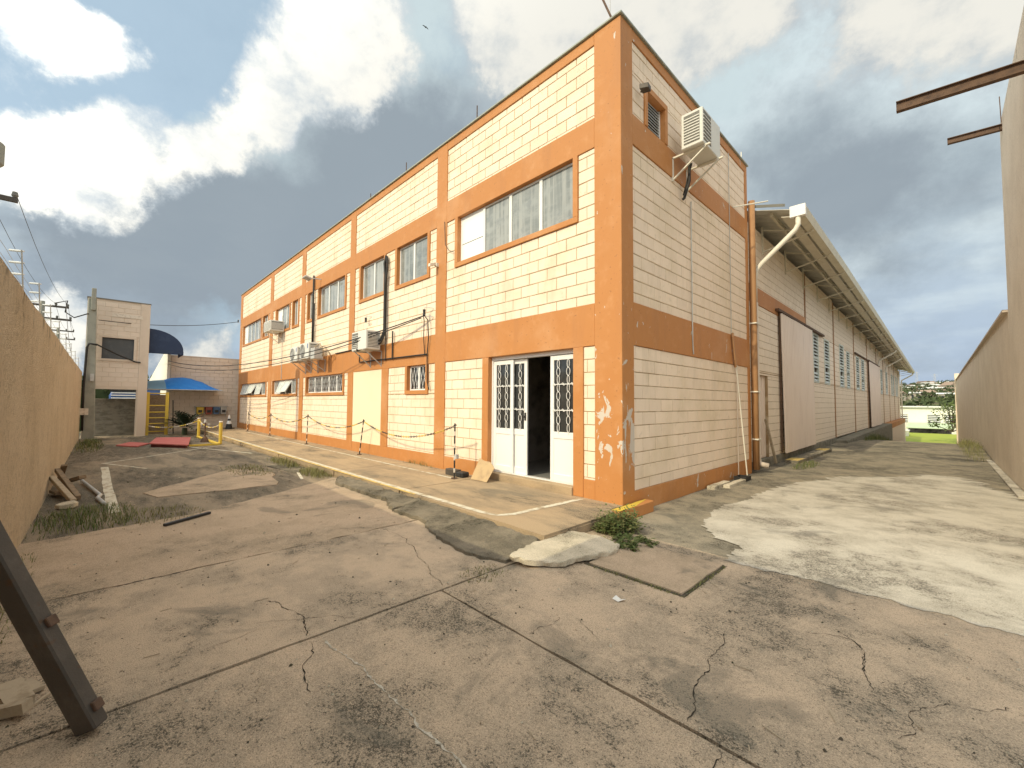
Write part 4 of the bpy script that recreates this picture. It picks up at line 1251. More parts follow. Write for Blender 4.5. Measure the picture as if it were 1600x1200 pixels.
for i in range(9):
    xa, xb = x0 + (x1 - x0) * i / 9, x0 + (x1 - x0) * (i + 1) / 9
    vl.prism([(xa, 3.735), (xb, 3.735), (xb, 3.62), ((xa + xb) / 2, 3.57), (xa, 3.62)], -2.615, -2.6, ax='y')
vl.build('valance', M['navy'], aw)
# square concrete pole in front of the gatehouse
pole = thing('concrete_pole', 'square grey concrete utility pole standing against the gatehouse front', 'pole', (-21.1, -5.66, -.2))
MB().hexa([(-21.24, -5.83, -.3), (-20.96, -5.83, -.3), (-20.96, -5.45, -.3), (-21.24, -5.45, -.3), (-21.2, -5.83, 5.6), (-21.0, -5.83, 5.6), (-21.0, -5.58, 5.6), (-21.2, -5.58, 5.6)]).build('shaft', M['concrete_pole'], pole, bevel=.02)
MB().box(-21.0, -5.74, 5.1, -20.9, -5.60, 6.0).build('top_post', M['concrete_pole'], pole, bevel=.01)
MB().tube([(-20.9, -5.82, .2), (-20.9, -5.84, 2.0), (-20.9, -5.80, 3.55), (-20.86, -5.74, 3.72), (-20.8, -5.5, 3.68)], .04, 7).build('conduit', M['black'], pole, smooth=True)
MB().box(-20.95, -5.67, 2.2, -20.9, -5.55, 2.5).build('meter_plate', M['galv'], pole)
sg = MB().box(-20.7, -5.99, .84, -20.66, -5.66, 1.10).build('sign_board', M['chip'])
tag(sg, 'small pale board sticking out past the end of the left wall by the gatehouse', 'board')
# low weathered wall inside the gate opening and a vehicle beyond it
gwll = MB().box(XT - 1.0, -5.59, -.3, XT - 1.2, -4.12, 1.50).build('gate_wall', M['grey_wall'], bevel=.02)
tag(gwll, 'weathered grey concrete wall closing the gatehouse opening', 'wall')
van = thing('parked_van', 'blue and white vehicle glimpsed over the grey wall through the gatehouse opening', 'van', (-28.5, -4.4, -.3))
MB().prism([(-5.0, 0.2), (-2.6, 0.2), (-2.6, 1.7), (-2.9, 2.2), (-4.8, 2.2), (-5.0, 1.7)], -30.5, -27.0, ax='x').build('body', M['van_blue'], van, bevel=.05)
MB().box(-26.98, -5.0, 1.86, -27.0, -3.7, 2.12).build('window', M['glass_dark'], van)
for z_ in (1.52, 1.66, 1.79): MB().box(-26.96, -4.95, z_, -27.0, -3.45, z_ + .055).build('stripe', M['white_sheet'], van)
for yy in (-4.6, -2.9): MB().tube([(-27.4, yy - .1, .05), (-27.4, yy + .1, .05)], .35, 14).build('wheel', M['black'], van)

hd = MB()
qq = random.Random(31)
for i in range(1500):
    p = Vector((-36 + qq.uniform(-.7, .7), qq.uniform(-12, 3), qq.uniform(-.5, 2.9)))
    e = Vector((qq.uniform(-1, 1), qq.uniform(-1, 1), qq.uniform(-.5, 1))).normalized()
    s_ = e.orthogonal().normalized()
    hd.add([p, p + e * .22 + s_ * .13, p + e * .44, p + e * .22 - s_ * .13], [(0, 1, 2, 3)])
hd.box(-36.4, -12, -.6, -35.9, 3, 2.5)
o = hd.build('street_hedge', M['tree_far'], recalc=False)
tag(o, 'green hedge across the street seen through the gatehouse opening', 'hedge', None, 'stuff')

# end building behind the awning: white, its shaded face coloured beige
endb = thing('end_building', 'plain white building with a sunlit side and a shaded face coloured beige closing the far end of the yard', 'building', (-24.0, -1.4, 0))
er = []
for r_ in lay_blocks(-2.85, .5, -.3, 3.68, [], zref=.1): er.append(('x', -24.0, *r_))
place_blocks(er, endb, {'x': block_mesh('end_building_block', M['tower'], 'x')}, M['tower'], limit=0)
MB().box(-24.025, -2.84, -.3, -30, .5, 3.66).build('wall_core', M['tower_joint'], endb)
MB().prism([(-24.0, -.3), (-24.0, 4.12), (-24.3, 4.12), (-36.5, 2.6), (-36.5, -.3)], -2.99, -2.86, ax='y').build('side_wall', M['white_wall'], endb)
MB().box(-24.0, -2.86, 3.685, -30, .5, 3.74).build('coping', M['tower_plaster'], endb)
# blue fabric canopy
can = thing('fabric_canopy', 'bright blue fabric canopy stretched over the yellow gate in front of the end building', 'canopy', (-23.2, -2.4, 1.9))
def canopy(ys_, tops, m):
    mb = MB()
    k = len(ys_)
    v = []
    for y, t in zip(ys_, tops):
        for j in range(6):
            f_ = j / 5
            v.append((-22.35 - 1.6 * f_, y, 1.96 + (t - 1.96) * math.sin(f_ * R(90)) + .02 * math.sin(j * 2.5 + y * 9)))
    fs = [(i * 6 + j, i * 6 + j + 1, (i + 1) * 6 + j + 1, (i + 1) * 6 + j) for i in range(k - 1) for j in range(5)]
    return mb.add(v, fs).build('canopy_cover', m, can, smooth=True)
canopy([-3.80, -3.5, -3.12], [2.36, 2.42, 2.46], M['blue_pale'])
canopy([-3.12, -2.8, -2.4, -2.0, -1.6, -1.2, -.88], [2.46, 2.58, 2.62, 2.55, 2.40, 2.17, 1.98], M['blue'])
MB().tube([(-22.35, -3.8, 1.95), (-22.35, -.88, 1.95)], .02, 5).tube([(-23.9, -3.8, 1.95), (-23.9, -.88, 1.95)], .02, 5).build('canopy_rail', M['galv'], can)
# yellow barred gate
yg = thing('yellow_gate', 'yellow barred gate standing under the blue canopy beside the gatehouse', 'gate', (-21.9, -3.5, -.15))
for y in (-3.80, -3.12): MB().box(-21.95, y - .06, -.2, -21.85, y + .06, 1.80).build('post', M['yellow'], yg)
for z in (.02, .38, .64, .90, 1.2, 1.75): MB().tube([(-21.9, -3.76, z), (-21.9, -3.16, z)], .026, 6).build('bar', M['yellow'], yg)
o = MB().box(-22.6, -3.84, -.2, -22.65, -3.0, 1.7).build('rusty_panel', M['wood']); tag(o, 'brown weathered panel behind the yellow barred gate', 'panel')
# cycad
cy = thing('cycad', 'dark spiky cycad growing in front of the end building', 'plant', (-21.3, -2.5, -.15))
MB().tube([(-21.3, -2.5, -.2), (-21.3, -2.5, .18)], [.12, .10], 8).build('trunk', M['leaf_dark'], cy)
qq = random.Random(3)
for k in range(44):
    a, el = qq.uniform(0, 360), qq.uniform(20, 78)
    L = qq.uniform(.75, 1.0)
    fr = MB()
    base_ = Vector((-21.3, -2.5, .15))
    pts_ = []
    for j in range(7):
        t_ = j / 6
        e = R(el) - t_ * .8
        pts_.append((base_ if j == 0 else pts_[-1]) + Vector((math.cos(R(a)) * math.cos(e), math.sin(R(a)) * math.cos(e), math.sin(e))) * (L / 6))
    side = Vector((-math.sin(R(a)), math.cos(R(a)), 0))
    for j in range(6):
        p, p2 = pts_[j], pts_[j + 1]
        wv = .17 * math.sin(math.pi * (j + .8) / 7)
        for sgn in (-1, 1):
            fr.add([p, p2, p2 + side * sgn * wv + (p2 - p) * .6], [(0, 1, 2)])
    fr.build('frond', M['leaf_dark'], cy, recalc=False)
o = MB().tube([(-22.0, -2.85, -.1), (-22.0, -2.9, 1.45)], .022, 6).build('dark_pole', M['black_paint']); tag(o, 'thin dark pole standing behind the cycad', 'pole')
# row of bins on the end building's wall
rail = MB().box(-23.7, -1.85, 1.12, -23.97, -.40, 1.15).box(-23.95, -1.8, .6, -23.99, -1.76, 1.12).box(-23.95, -.48, .6, -23.99, -.44, 1.12).build('bin_rack', M['galv'])
tag(rail, 'metal wall rack holding four coloured recycling bins on the end building', 'rack')
for y, m_, l_ in ((-1.62, 'yellow', 'yellow recycling bin, leftmost on the wall rack'), (-1.25, 'bin_red', 'red recycling bin on the wall rack'), (-.92, 'bin_blue', 'blue recycling bin beside the red one on the wall rack'), (-.6, 'galv', 'grey recycling bin at the right end of the wall rack')):
    t = thing('recycling_bin', l_, 'bin', (-23.8, y, .72), 'recycling bins on the wall rack')
    MB().hexa([(-23.92, y - .12, .72), (-23.70, y - .12, .72), (-23.70, y + .12, .72), (-23.92, y + .12, .72), (-23.95, y - .15, 1.10), (-23.66, y - .15, 1.10), (-23.66, y + .15, 1.10), (-23.95, y + .15, 1.10)]).build('body', M[m_], t, bevel=.01)
    MB().box(-23.665, y - .08, .82, -23.655, y + .08, .95).build('label_plate', M['black_paint'], t)
# traffic cone
cn = thing('traffic_cone', 'black and white traffic cone at the foot of the end building', 'traffic cone', (-22.4, -.58, -.02))
MB().box(-22.62, -.80, -.02, -22.18, -.36, .02).build('base', M['black'], cn)
cb = MB(); cb.tube([(-22.4, -.58, .02), (-22.4, -.58, .26)], [.16, .115], 14); cb.tube([(-22.4, -.58, .42), (-22.4, -.58, .52)], [.08, .06], 14); cb.build('cone_body', M['cone_orange'], cn, smooth=False)
MB().tube([(-22.4, -.58, .26), (-22.4, -.58, .42)], [.115, .08], 14).tube([(-22.4, -.58, .52), (-22.4, -.58, .72)], [.06, .03], 14).build('white_band', M['white_sheet'], cn)
# yellow bollards, chains and stand
for x, y, l_ in ((-19.3, -2.25, 'farther yellow bollard by the cycad with a chain to the wall'), (-15.2, -2.16, 'nearer yellow bollard at the corner of the walkway')):
    t = thing('yellow_bollard', l_, 'bollard', (x, y, -.14), 'yellow bollards at the end of the walkway')
    MB().tube([(x, y, -.16), (x, y, .66)], .055, 10).build('post', M['yellow'], t)
    MB().tube([(x, y, .66), (x, y, .70)], [.07, .05], 10).build('cap', M['chip'], t)
def chain(name, a, b, drop, label, cols=('black_paint', 'yellow'), seg=5, group=None, r=.011):
    P = sag(a, b, drop, max(20, int((Vector(b) - Vector(a)).length / .06)))
    mb = MB()
    up = Vector((0, 0, 1))
    for i in range(len(P) - 1):
        p, q_ = P[i], P[i + 1]
        d = (q_ - p)
        L = d.length
        d.normalize()
        side = d.cross(up).normalized() if i % 2 else d.cross(d.cross(up)).normalized()
        c_ = (p + q_) / 2
        mb.tube([c_ + d * (L * .68) * math.cos(2 * math.pi * j / 8) + side * .016 * math.sin(2 * math.pi * j / 8) for j in range(8)], r * .55, 4, mi=(i // seg) % 2, closed=True)
    o = mb.build(name, [M[cols[0]], M[cols[1]]], recalc=False)
    tag(o, label, 'chain', group)
    return o
chain('barrier_chain', (-15.2, -2.16, .60), (-19.3, -2.25, .60), .22, 'pale chain hanging between the two yellow bollards', ('yellow', 'chip'), 6, r=.018)
chain('barrier_chain', (-19.3, -2.25, .58), (-21.9, -3.8, .30), .18, 'pale chain running from the far yellow bollard to the yellow gate', ('yellow', 'chip'), 6, r=.018)
sn = thing('iron_stand', 'dark iron stand with conical foot between the yellow bollards', 'stand', (-16.6, -2.42, -.14))
MB().tube([(-16.6, -2.42, -.14), (-16.6, -2.42, .02), (-16.6, -2.42, .10)], [.16, .08, .025], 10).build('foot', M['rust'], sn)
MB().tube([(-16.6, -2.42, .10), (-16.6, -2.42, .60)], .025, 8).build('stem', M['rust'], sn)
MB().tube([(-16.6, -2.42, .60), (-16.6, -2.42, .72)], [.05, .03], 8).box(-16.7, -2.55, .50, -16.5, -2.52, .56).box(-16.7, -2.32, .50, -16.5, -2.29, .56).build('head', M['galv'], sn)
# red board lying on the yard
rb = thing('red_board', 'faded red board lying raised on the yard near the gatehouse', 'board', (-16.2, -3.5, -.12))
MB().prism([(-15.55, -4.1), (-14.25, -3.2), (-17.4, -2.75), (-17.9, -3.75)], lambda a, b: -.055 + .01 * (-14.2 - a), lambda a, b: -.02 + .01 * (-14.2 - a)).build('board', M['red'], rb)
MB().prism([(-15.6, -4.05), (-14.4, -3.25), (-14.9, -3.15), (-16.0, -3.9)], -.14, -.05).build('edge_beam', M['dark_red'], rb)
o = MB().prism([(-16.6, -4.9), (-15.7, -4.4), (-16.8, -4.0), (-17.8, -4.5)], -.135, -.10).build('red_board', M['red']); tag(o, 'flat faded red sheet lying beside the raised red board', 'board')
# painted yellow kerb corner round the end of the yard
yk = MB().bar((-19.2, -2.30, -.11), (-15.0, -2.24, -.11), .10, .06).bar((-14.95, -2.24, -.11), (-14.95, -3.1, -.11), .10, .06).build('yellow_kerb', M['yellow'])
tag(yk, 'low yellow painted kerb round the planted corner at the far end of the yard', 'kerb')

# ================================================================== AIR CONDITIONERS
def fan(mb, cx, cz, r, y):
    for k in range(5):
        rr = r * (k + 1) / 5
        mb.tube([(cx + rr * math.cos(2 * math.pi * j / 14), y, cz + rr * math.sin(2 * math.pi * j / 14)) for j in range(14)], .006, 4, closed=True)
    for k in range(6):
        a = math.pi * k / 6
        mb.bar((cx - r * math.cos(a), y, cz - r * math.sin(a)), (cx + r * math.cos(a), y, cz + r * math.sin(a)), .008, .008, upv=(0, 1, 0))
def condenser(name, label, loc, rotz, wd, dp, ht, style='fan', group='air conditioner units hung on the facades'):
    """Local frame: back at y=0, front at y=-dp, x across, z up from the underside."""
    t = thing(name, label, 'air conditioner', loc, group, rotz)
    MB().box(-wd / 2, -dp, 0, wd / 2, 0, ht).build('casing', M['ac'], t, local=True, bevel=.012)
    y = -dp - .002
    if style == 'fan':
        cx = -wd * .16
        g = MB(); g.tube([(cx, y + .004, ht / 2), (cx, y + .0, ht / 2)], ht * .43, 18); g.build('fan_recess', M['ac_dark'], t, local=True)
        g = MB(); fan(g, cx, ht / 2, ht * .43, y - .012); g.build('fan_grille', M['galv'], t, local=True)
        MB().box(wd * .34, y, ht * .62, wd * .42, y + .004, ht * .9).build('badge', M['van_blue'], t, local=True)
    elif style == 'coil':
        MB().box(-wd / 2 + .03, y, .05, -wd * .05, y + .01, ht - .04).build('coil_grille', M['ac_dark'], t, local=True)
        for k in range(7):
            zz = .08 + (ht - .15) * k / 7
            MB().box(-wd / 2 + .03, y - .008, zz, -wd * .05, y, zz + .014).build('slat', M['ac'], t, local=True)
    elif style == 'slats':
        MB().box(-wd / 2 + .03, y, .05, wd / 2 - .03, y + .01, ht - .05).build('coil_grille', M['ac_dark'], t, local=True)
        for k in range(6):
            zz = .06 + (ht - .12) * k / 6
            MB().box(-wd / 2 + .03, y - .012, zz, wd / 2 - .03, y, zz + .03).build('slat', M['ac'], t, local=True)
    for sgn in (1, -1):
        x = sgn * (wd / 2 + .001)
        MB().box(x, -dp + .05, .06, x + sgn * .006, -.05, ht - .05).build('side_coil', M['ac_dark'], t, local=True)
        for k in range(9):
            zz = .08 + (ht - .16) * k / 9
            MB().box(x + sgn * .006, -dp + .05, zz, x + sgn * .014, -.05, zz + .018).build('slat', M['ac'], t, local=True)
    return t
def bracket(t, wd, dp, back, m='galv'):
    for x in (-wd * .36, wd * .36):
        mb = MB()
        mb.bar((x, back, -.015), (x, -dp - .02, -.015), .035, .025)
        mb.bar((x, back, -.015), (x, back, -.42), .035, .025, upv=(0, 1, 0))
        mb.bar((x, back, -.40), (x, -dp + .05, -.03), .03, .02)
        mb.build('bracket', M[m], t, local=True)
t = condenser('air_conditioner', 'air conditioner on a bracket beneath the two square windows, with black pipes beside it', (-7.55, -.10, 2.80), 0, .86, .40, .50, 'coil'); bracket(t, .86, .40, .10)
t = condenser('air_conditioner', 'white round-fan air conditioner, farther of the pair above the barred lower window', (-12.75, -.18, 2.84), 0, .74, .34, .50); bracket(t, .74, .34, .18)
t = condenser('air_conditioner', 'round-fan air conditioner with tangled copper pipes, nearer of the pair above the barred window', (-11.5, -.22, 2.84), 0, .86, .36, .52); bracket(t, .86, .36, .22)
P = [(-11.05, -.35, 2.95), (-10.85, -.45, 3.2), (-10.6, -.4, 3.28), (-10.45, -.35, 3.05), (-10.6, -.3, 2.9), (-10.9, -.35, 2.95), (-10.75, -.4, 3.12), (-10.5, -.3, 3.2), (-10.3, -.2, 2.95), (-10.4, -.1, 2.85)]
MB().tube([Vector(p) - t.location for p in P], .022, 6).build('copper_pipe', M['wood_pale'], t, local=True, smooth=True)
MB().box(.55, -.34, -.05, .88, -.06, .30).build('pipe_tray', M['galv'], t, local=True, bevel=.01)
t = condenser('air_conditioner', 'slatted window air conditioner jutting out near the far end of the facade', (-16.15, -.02, 4.30), 0, .95, .52, .42, 'slats'); bracket(t, .95, .52, .02, 'pvc')
t = condenser('air_conditioner', 'white air conditioner high on the shaded side of the corner, on a steel bracket', (.20, 1.98, 5.74), R(90), .78, .36, .60, 'coil')
bracket(t, .78, .42, .20, 'pvc')
MB().tube([(.05, .05, -.0), (.05, .05, -.35), (.06, .15, -.62), (.04, .17, -.64)], .025, 7).tube([(.12, .04, .0), (.10, .12, -.35), (.08, .17, -.55)], .018, 6).build('hose', M['black'], t, local=True, smooth=True)

# ================================================================== FACADE FITTINGS
f_ = thing('floodlight', 'small floodlight on an arm from the upper band above the narrow window', 'floodlight', (-11.8, -.05, 5.72))
MB().bar((-11.75, 0, 5.66), (-11.85, -.35, 5.66), .03, .03).build('arm', M['galv'], f_)
MB().hexa([(-12.0, -.55, 5.64), (-11.68, -.55, 5.64), (-11.68, -.33, 5.58), (-12.0, -.33, 5.58), (-12.0, -.53, 5.69), (-11.68, -.53, 5.69), (-11.68, -.31, 5.63), (-12.0, -.31, 5.63)]).build('lamp_head', M['galv'], f_, bevel=.006)
f_ = thing('floodlight', 'small dark floodlight beside the louvred vent on the shaded side wall', 'floodlight', (.06, .52, 6.3))
MB().bar((0, .60, 6.34), (.10, .54, 6.32), .02, .02).build('arm', M['black_paint'], f_)
MB().hexa([(.07, .42, 6.26), (.20, .46, 6.24), (.18, .58, 6.24), (.05, .56, 6.26), (.07, .42, 6.34), (.20, .46, 6.32), (.18, .58, 6.32), (.05, .56, 6.34)]).build('lamp_head', M['steel'], f_, bevel=.006)
f_ = thing('security_camera', 'small white camera on the pillar left of the large upper window', 'camera', (-4.66, -.05, 4.5))
MB().box(-4.70, -.06, 4.47, -4.62, -.003, 4.55).build('mount', M['pvc'], f_)
MB().hexa([(-4.72, -.22, 4.44), (-4.64, -.22, 4.44), (-4.64, -.05, 4.50), (-4.72, -.05, 4.50), (-4.72, -.22, 4.51), (-4.64, -.22, 4.51), (-4.64, -.05, 4.57), (-4.72, -.05, 4.57)]).build('body', M['pvc'], f_, bevel=.006)
def insulator_hook(p, label):
    t = thing('cable_bracket', label, 'cable bracket', p)
    x, y, z = p
    MB().tube([(x + .16, 0, z + .1), (x, y - .02, z + .12), (x - .02, y - .05, z), (x + .05, y, z - .09), (x + .16, 0, z - .1)], .009, 5).build('hook', M['galv'], t)
    MB().tube([(x - .01, y - .03, z - .06), (x - .01, y - .03, z), (x - .01, y - .03, z + .07)], [.035, .028, .035], 9).build('spool', M['black_paint'], t)
insulator_hook((-4.98, -.10, 3.47), 'cable bracket with black spool beside the pillar over the small lower window')
insulator_hook((-23.45, -.10, 5.75), 'cable bracket with black spool at the far end of the facade')
insulator_hook((-8.05, -.05, 3.72), 'empty cable bracket on the wall under the farther square window')
def cable(pts, r, label, m='black', n=5, name='cable', group=None, cat='cable'):
    o = MB().tube(pts, r, n).build(name, M[m])
    return tag(o, label, cat, group)
A1 = (-5.0, -.13, 3.40)
cable(sag(A1, (-24.0, -2.95, 3.42), .62, 24), .014, 'upper of two black cables sagging from the facade to the end building')
cable(sag((-5.1, -.14, 3.36), (-24.0, -2.93, 3.25), .68, 24), .012, 'lower of two black cables sagging from the facade to the end building')
cable(sag((-23.45, -.14, 5.72), (-21.2, -5.5, 4.75), .22, 16), .014, 'black cable strung from the facade end across the gatehouse front')
cable([(-20.8, -5.5, 3.68), (-21.3, -4.9, 3.38), (-21.56, -4.3, 3.12), (-21.56, -4.12, 3.10)], .03, 'pale cable bundle running from the conduit across the gatehouse window', 'black_paint')
cable([(-5.0, -.13, 3.42), (-4.93, -.07, 3.30), (-4.92, -.05, 2.9), (-5.0, -.03, 2.5), (-4.98, -.03, 1.9), (-4.90, -.03, 1.72)], .013, 'black cable dropping from the bracket past the small barred window')
cable([(-5.02, -.13, 3.42), (-5.08, -.07, 3.30), (-5.12, -.05, 2.9), (-5.10, -.03, 2.53)], .011, 'thin black cable dropping from the bracket to the band')
o = MB().tube([(-6.98, -.05, 5.30), (-7.05, -.06, 5.1), (-7.0, -.06, 4.8), (-7.02, -.05, 4.0), (-7.0, -.06, 3.3), (-7.06, -.12, 3.08), (-7.3, -.25, 2.92), (-7.65, -.5, 2.80)], .038, 7).tube([(-6.94, -.05, 5.25), (-6.9, -.06, 4.95), (-6.97, -.08, 4.5), (-6.96, -.07, 3.2), (-7.05, -.13, 2.98), (-7.35, -.28, 2.84)], .026, 6).build('pipe_bundle', M['black'], smooth=True)
tag(o, 'black insulated pipe bundle running down the wall to the air conditioner by the square windows', 'pipe')
o = MB().tube([(-6.98, -.03, 2.5), (-6.98, -.03, 5.2)], .016, 5).build('conduit', M['steel']); tag(o, 'thin dark conduit rising beside the black pipe bundle', 'conduit')
o = MB().tube([(-12.32, -.05, 5.9), (-12.32, -.05, 4.4), (-12.28, -.06, 3.35)], .035, 6).tube([(-12.22, -.05, 4.9), (-12.22, -.05, 3.35)], .02, 5).build('pipe_bundle', M['black'], smooth=True)
tag(o, 'black pipe bundle between the narrow and the wide upper window', 'pipe')
o = MB().tube([(-8.5, -.04, 2.78), (-8.5, -.04, 2.57), (-6.6, -.035, 2.55), (-5.0, -.035, 2.53)], .018, 6).tube([(-6.6, -.035, 2.52), (-6.6, -.035, 3.25)], .02, 6).build('conduit', M['black']); tag(o, 'black conduit along the middle band with a short riser', 'conduit')
o = MB().tube([(-10.3, -.02, 2.96), (-8.9, -.02, 2.97)], .018, 5).build('conduit', M['black']); tag(o, 'short black conduit on top of the middle band between the air conditioners', 'conduit')
o = MB().tube([(-15.95, -.02, 5.0), (-15.9, -.015, 2.35)], .012, 5).build('conduit', M['galv']); tag(o, 'thin grey drain hose below the slatted air conditioner', 'hose')
cable([(-4.4, -.02, 5.42), (-4.36, -.02, 4.9), (-4.2, -.03, 4.72), (-4.05, -.02, 4.66)], .007, 'thin cable looping from the pillar to the large upper window', 'steel')
o = MB().tube([(.012, 2.42, 5.2), (.012, 2.42, 2.6), (.012, 2.45, 2.35)], .012, 5).build('conduit', M['galv']); tag(o, 'thin grey conduit running down the side wall under the air conditioner', 'conduit')
o = MB().tube([(.012, 4.45, 7.0), (.012, 4.45, 3.0)], .008, 5).build('conduit', M['galv']); tag(o, 'thin lightning wire down the side wall near the downpipe', 'conduit')
o = MB().tube([(.02, 4.5, 2.98), (.03, 4.45, 2.9), (.04, 4.55, 2.4), (.03, 4.62, 2.25)], .028, 6).build('pipe_stub', M['pipe_orange']); tag(o, 'orange pipe stub above the white pole on the side wall', 'pipe')
o = MB().bar((.10, 5.05, -.16), (.03, 4.66, 2.3), .022, .022, upv=(1, 0, 0)).build('white_pole', M['pvc']); tag(o, 'thin white pole leaning against the side wall near the downpipe', 'pole')
o = MB().tube([(.03, 4.7, -.16), (.03, 4.7, 2.3)], .012, 5).build('conduit', M['tower_plaster']); tag(o, 'thin cream conduit standing beside the leaning white pole', 'conduit')
o = MB().tube([(0, 4.7, 5.86), (.55, 5.3, 6.02)], .015, 5).build('pipe_stub', M['pvc']); tag(o, 'thin pale pipe poking out of the side wall near the warehouse roof', 'pipe')
for i, (p, h, nm, l_) in enumerate([((-3.45, .1), .40, 'rust', 'lightning rod on the parapet left of the corner, nearest on the front'), ((-6.3, .1), .36, 'rust', 'lightning rod above the two square windows on the parapet'), ((-8.3, .1), .26, 'rust', 'short lightning rod on the parapet above the second pillar'),
                             ((-.12, 3.43), .30, 'pvc', 'white rod on the side parapet above the air conditioner'), ((-.12, 5.75), .40, 'pvc', 'white rod at the far end of the side parapet')]):
    t = thing('lightning_rod', l_, 'lightning rod', (p[0], p[1], 7.24), 'rods on the parapet')
    MB().tube([(p[0], p[1], 7.24), (p[0], p[1], 7.24 + h)], .012, 5).build('rod', M[nm], t)
    MB().box(p[0] - .03, p[1] - .03, 7.245, p[0] + .03, p[1] + .03, 7.27).build('base', M[nm], t)
t = thing('antenna', 'thin slanted antenna mast on the roof corner', 'antenna', (-.2, .12, 7.24))
MB().tube([(-.15, .1, 7.2), (-.62, .16, 8.4)], .018, 6).build('mast', M['rust'], t)
MB().tube([(-.25, .12, 7.2), (-.25, .12, 8.2)], .006, 5).build('rod', M['galv'], t)

# ================================================================== CHAIN POSTS ON THE WALKWAY
CP = [(-3.28, -.50, 1.04, .0, 'nearest black and white chain post, with a small latch, left of the door'), (-7.93, -.24, .96, .22, 'leaning chain post in front of the smooth plaster panel'), (-11.77, -.33, 1.0, .07, 'chain post in front of the wide barred window'),
      (-16.5, -.22, .92, .1, 'chain post in front of the open tilted window'), (-19.8, -.32, .90, .1, 'farthest chain post, close to the far end of the facade')]
tops = []
for x, y, h, ln, l_ in CP:
    t = thing('chain_post', l_, 'post', (x, y, 0), 'posts carrying the walkway chain')
    n = 9
    for k in range(n):
        a, b = h * k / n, h * (k + 1) / n
        pass
    MB().tube([(x, y, 0), (x + ln, y, h)], .015, 7).build('post', M['black_paint'], t)
    for k in (1, 3, 5, 7):
        a, b = k / 9, (k + .7) / 9
        MB().tube([(x + ln * a, y, h * a), (x + ln * b, y, h * b)], .0165, 7).build('white_band', M['chip'], t)
    MB().tube([(x, y, 0), (x, y, .02)], .06, 10).build('foot', M['rust'], t)
    MB().tube([(x + ln - .03, y, h - .04), (x + ln + .05, y, h - .03)], .012, 5).build('chain_hook', M['black_paint'], t)
    tops.append((x + ln, y, h - .05))
MB().box(-3.26, -.52, .38, -3.20, -.46, .46).build('latch', M['galv'], [o for o in bpy.data.objects if o.name == 'chain_post'][0])
for (a, b, dr_, l_) in [(tops[0], tops[1], .30, 'nearest span of black and yellow chain, left of the door'), (tops[1], tops[2], .27, 'black and yellow chain span in front of the smooth plaster panel and pillar'), (tops[2], tops[3], .25, 'black and yellow chain span between the barred and the tilted window'),
                        (tops[3], tops[4], .2, 'farthest span of black and yellow chain along the facade')]:
    chain('barrier_chain', a, b, dr_, l_, group='walkway chain spans', seg=6)
# leaning plywood scrap and small black box by the door
pl = MB()
n = 10
vs, fs = [], []
for i in range(n + 1):
    u = i / n
    x = -3.28 + .62 * u
    top = .40 - .16 * u * u - .03 * math.sin(u * 6)
    vs += [(x, -.40 + .03 * math.sin(u * 3), .01), (x + .02, -.14 - .05 * u + .03 * math.sin(u * 3), top), (x, -.415 + .03 * math.sin(u * 3), .01), (x + .02, -.155 - .05 * u + .03 * math.sin(u * 3), top + .005)]
for i in range(n):
    a = i * 4
    fs += [(a, a + 4, a + 5, a + 1), (a + 2, a + 3, a + 7, a + 6), (a + 1, a + 5, a + 7, a + 3), (a, a + 2, a + 6, a + 4)]
fs += [(0, 1, 3, 2), (n * 4, n * 4 + 2, n * 4 + 3, n * 4 + 1)]
o = pl.add([(-3.0 + (x + 3.28) * .72, y * .8, z * .95) for x, y, z in vs], fs).build('plywood_scrap', M['ply']); tag(o, 'warped tan plywood scrap leaning on the orange plinth left of the door', 'board')
t = thing('black_box', 'small dark metal box lying behind the nearest chain post', 'box', (-3.55, -.28, 0))
MB().box(-3.80, -.34, .0, -3.45, -.20, .12).build('casing', M['steel'], t, bevel=.01)
MB().box(-3.44, -.36, .0, -3.22, -.18, .10).build('lid', M['black_paint'], t, bevel=.02)

# ================================================================== SCRAPS IN THE YARD
bm_ = thing('steel_beam', 'dark painted steel beam leaning into view at the left, with two small lugs', 'steel beam', (.36, -5.28, ZC))
B0, B1 = Vector((.36, -5.29, ZC + .02)), Vector((.08, -5.84, 1.26))
d = (B1 - B0).normalized()
sx = d.cross(Vector((0, 1, 0))).normalized(); sx = Vector((-.69, -.72, 0)); sx = (sx - d * sx.dot(d)).normalized()
sy = d.cross(sx).normalized()
def bx(off0, off1, w0, w1, l0, l1, mb):
    a, b = B0 + d * l0, B0 + d * l1
    return mb.hexa([a + sx * off0 + sy * w0, a + sx * off1 + sy * w0, a + sx * off1 + sy * w1, a + sx * off0 + sy * w1, b + sx * off0 + sy * w0, b + sx * off1 + sy * w0, b + sx * off1 + sy * w1, b + sx * off0 + sy * w1])
Lb = (B1 - B0).length
bx(-.055, .055, -.035, .035, 0, Lb, MB()).build('shaft', M['steel'], bm_, bevel=.008)
for l0 in (.07, .52):
    bx(-.075, -.056, -.03, .012, l0, l0 + .045, MB()).build('lug', M['rust'], bm_, bevel=.003)
o = MB().bar((-3.57, -4.70, ZC + .02), (-3.90, -4.19, ZC + .02), .045, .03).build('dark_stick', M['black_paint']); tag(o, 'short dark stick lying on the pink concrete edge', 'stick')
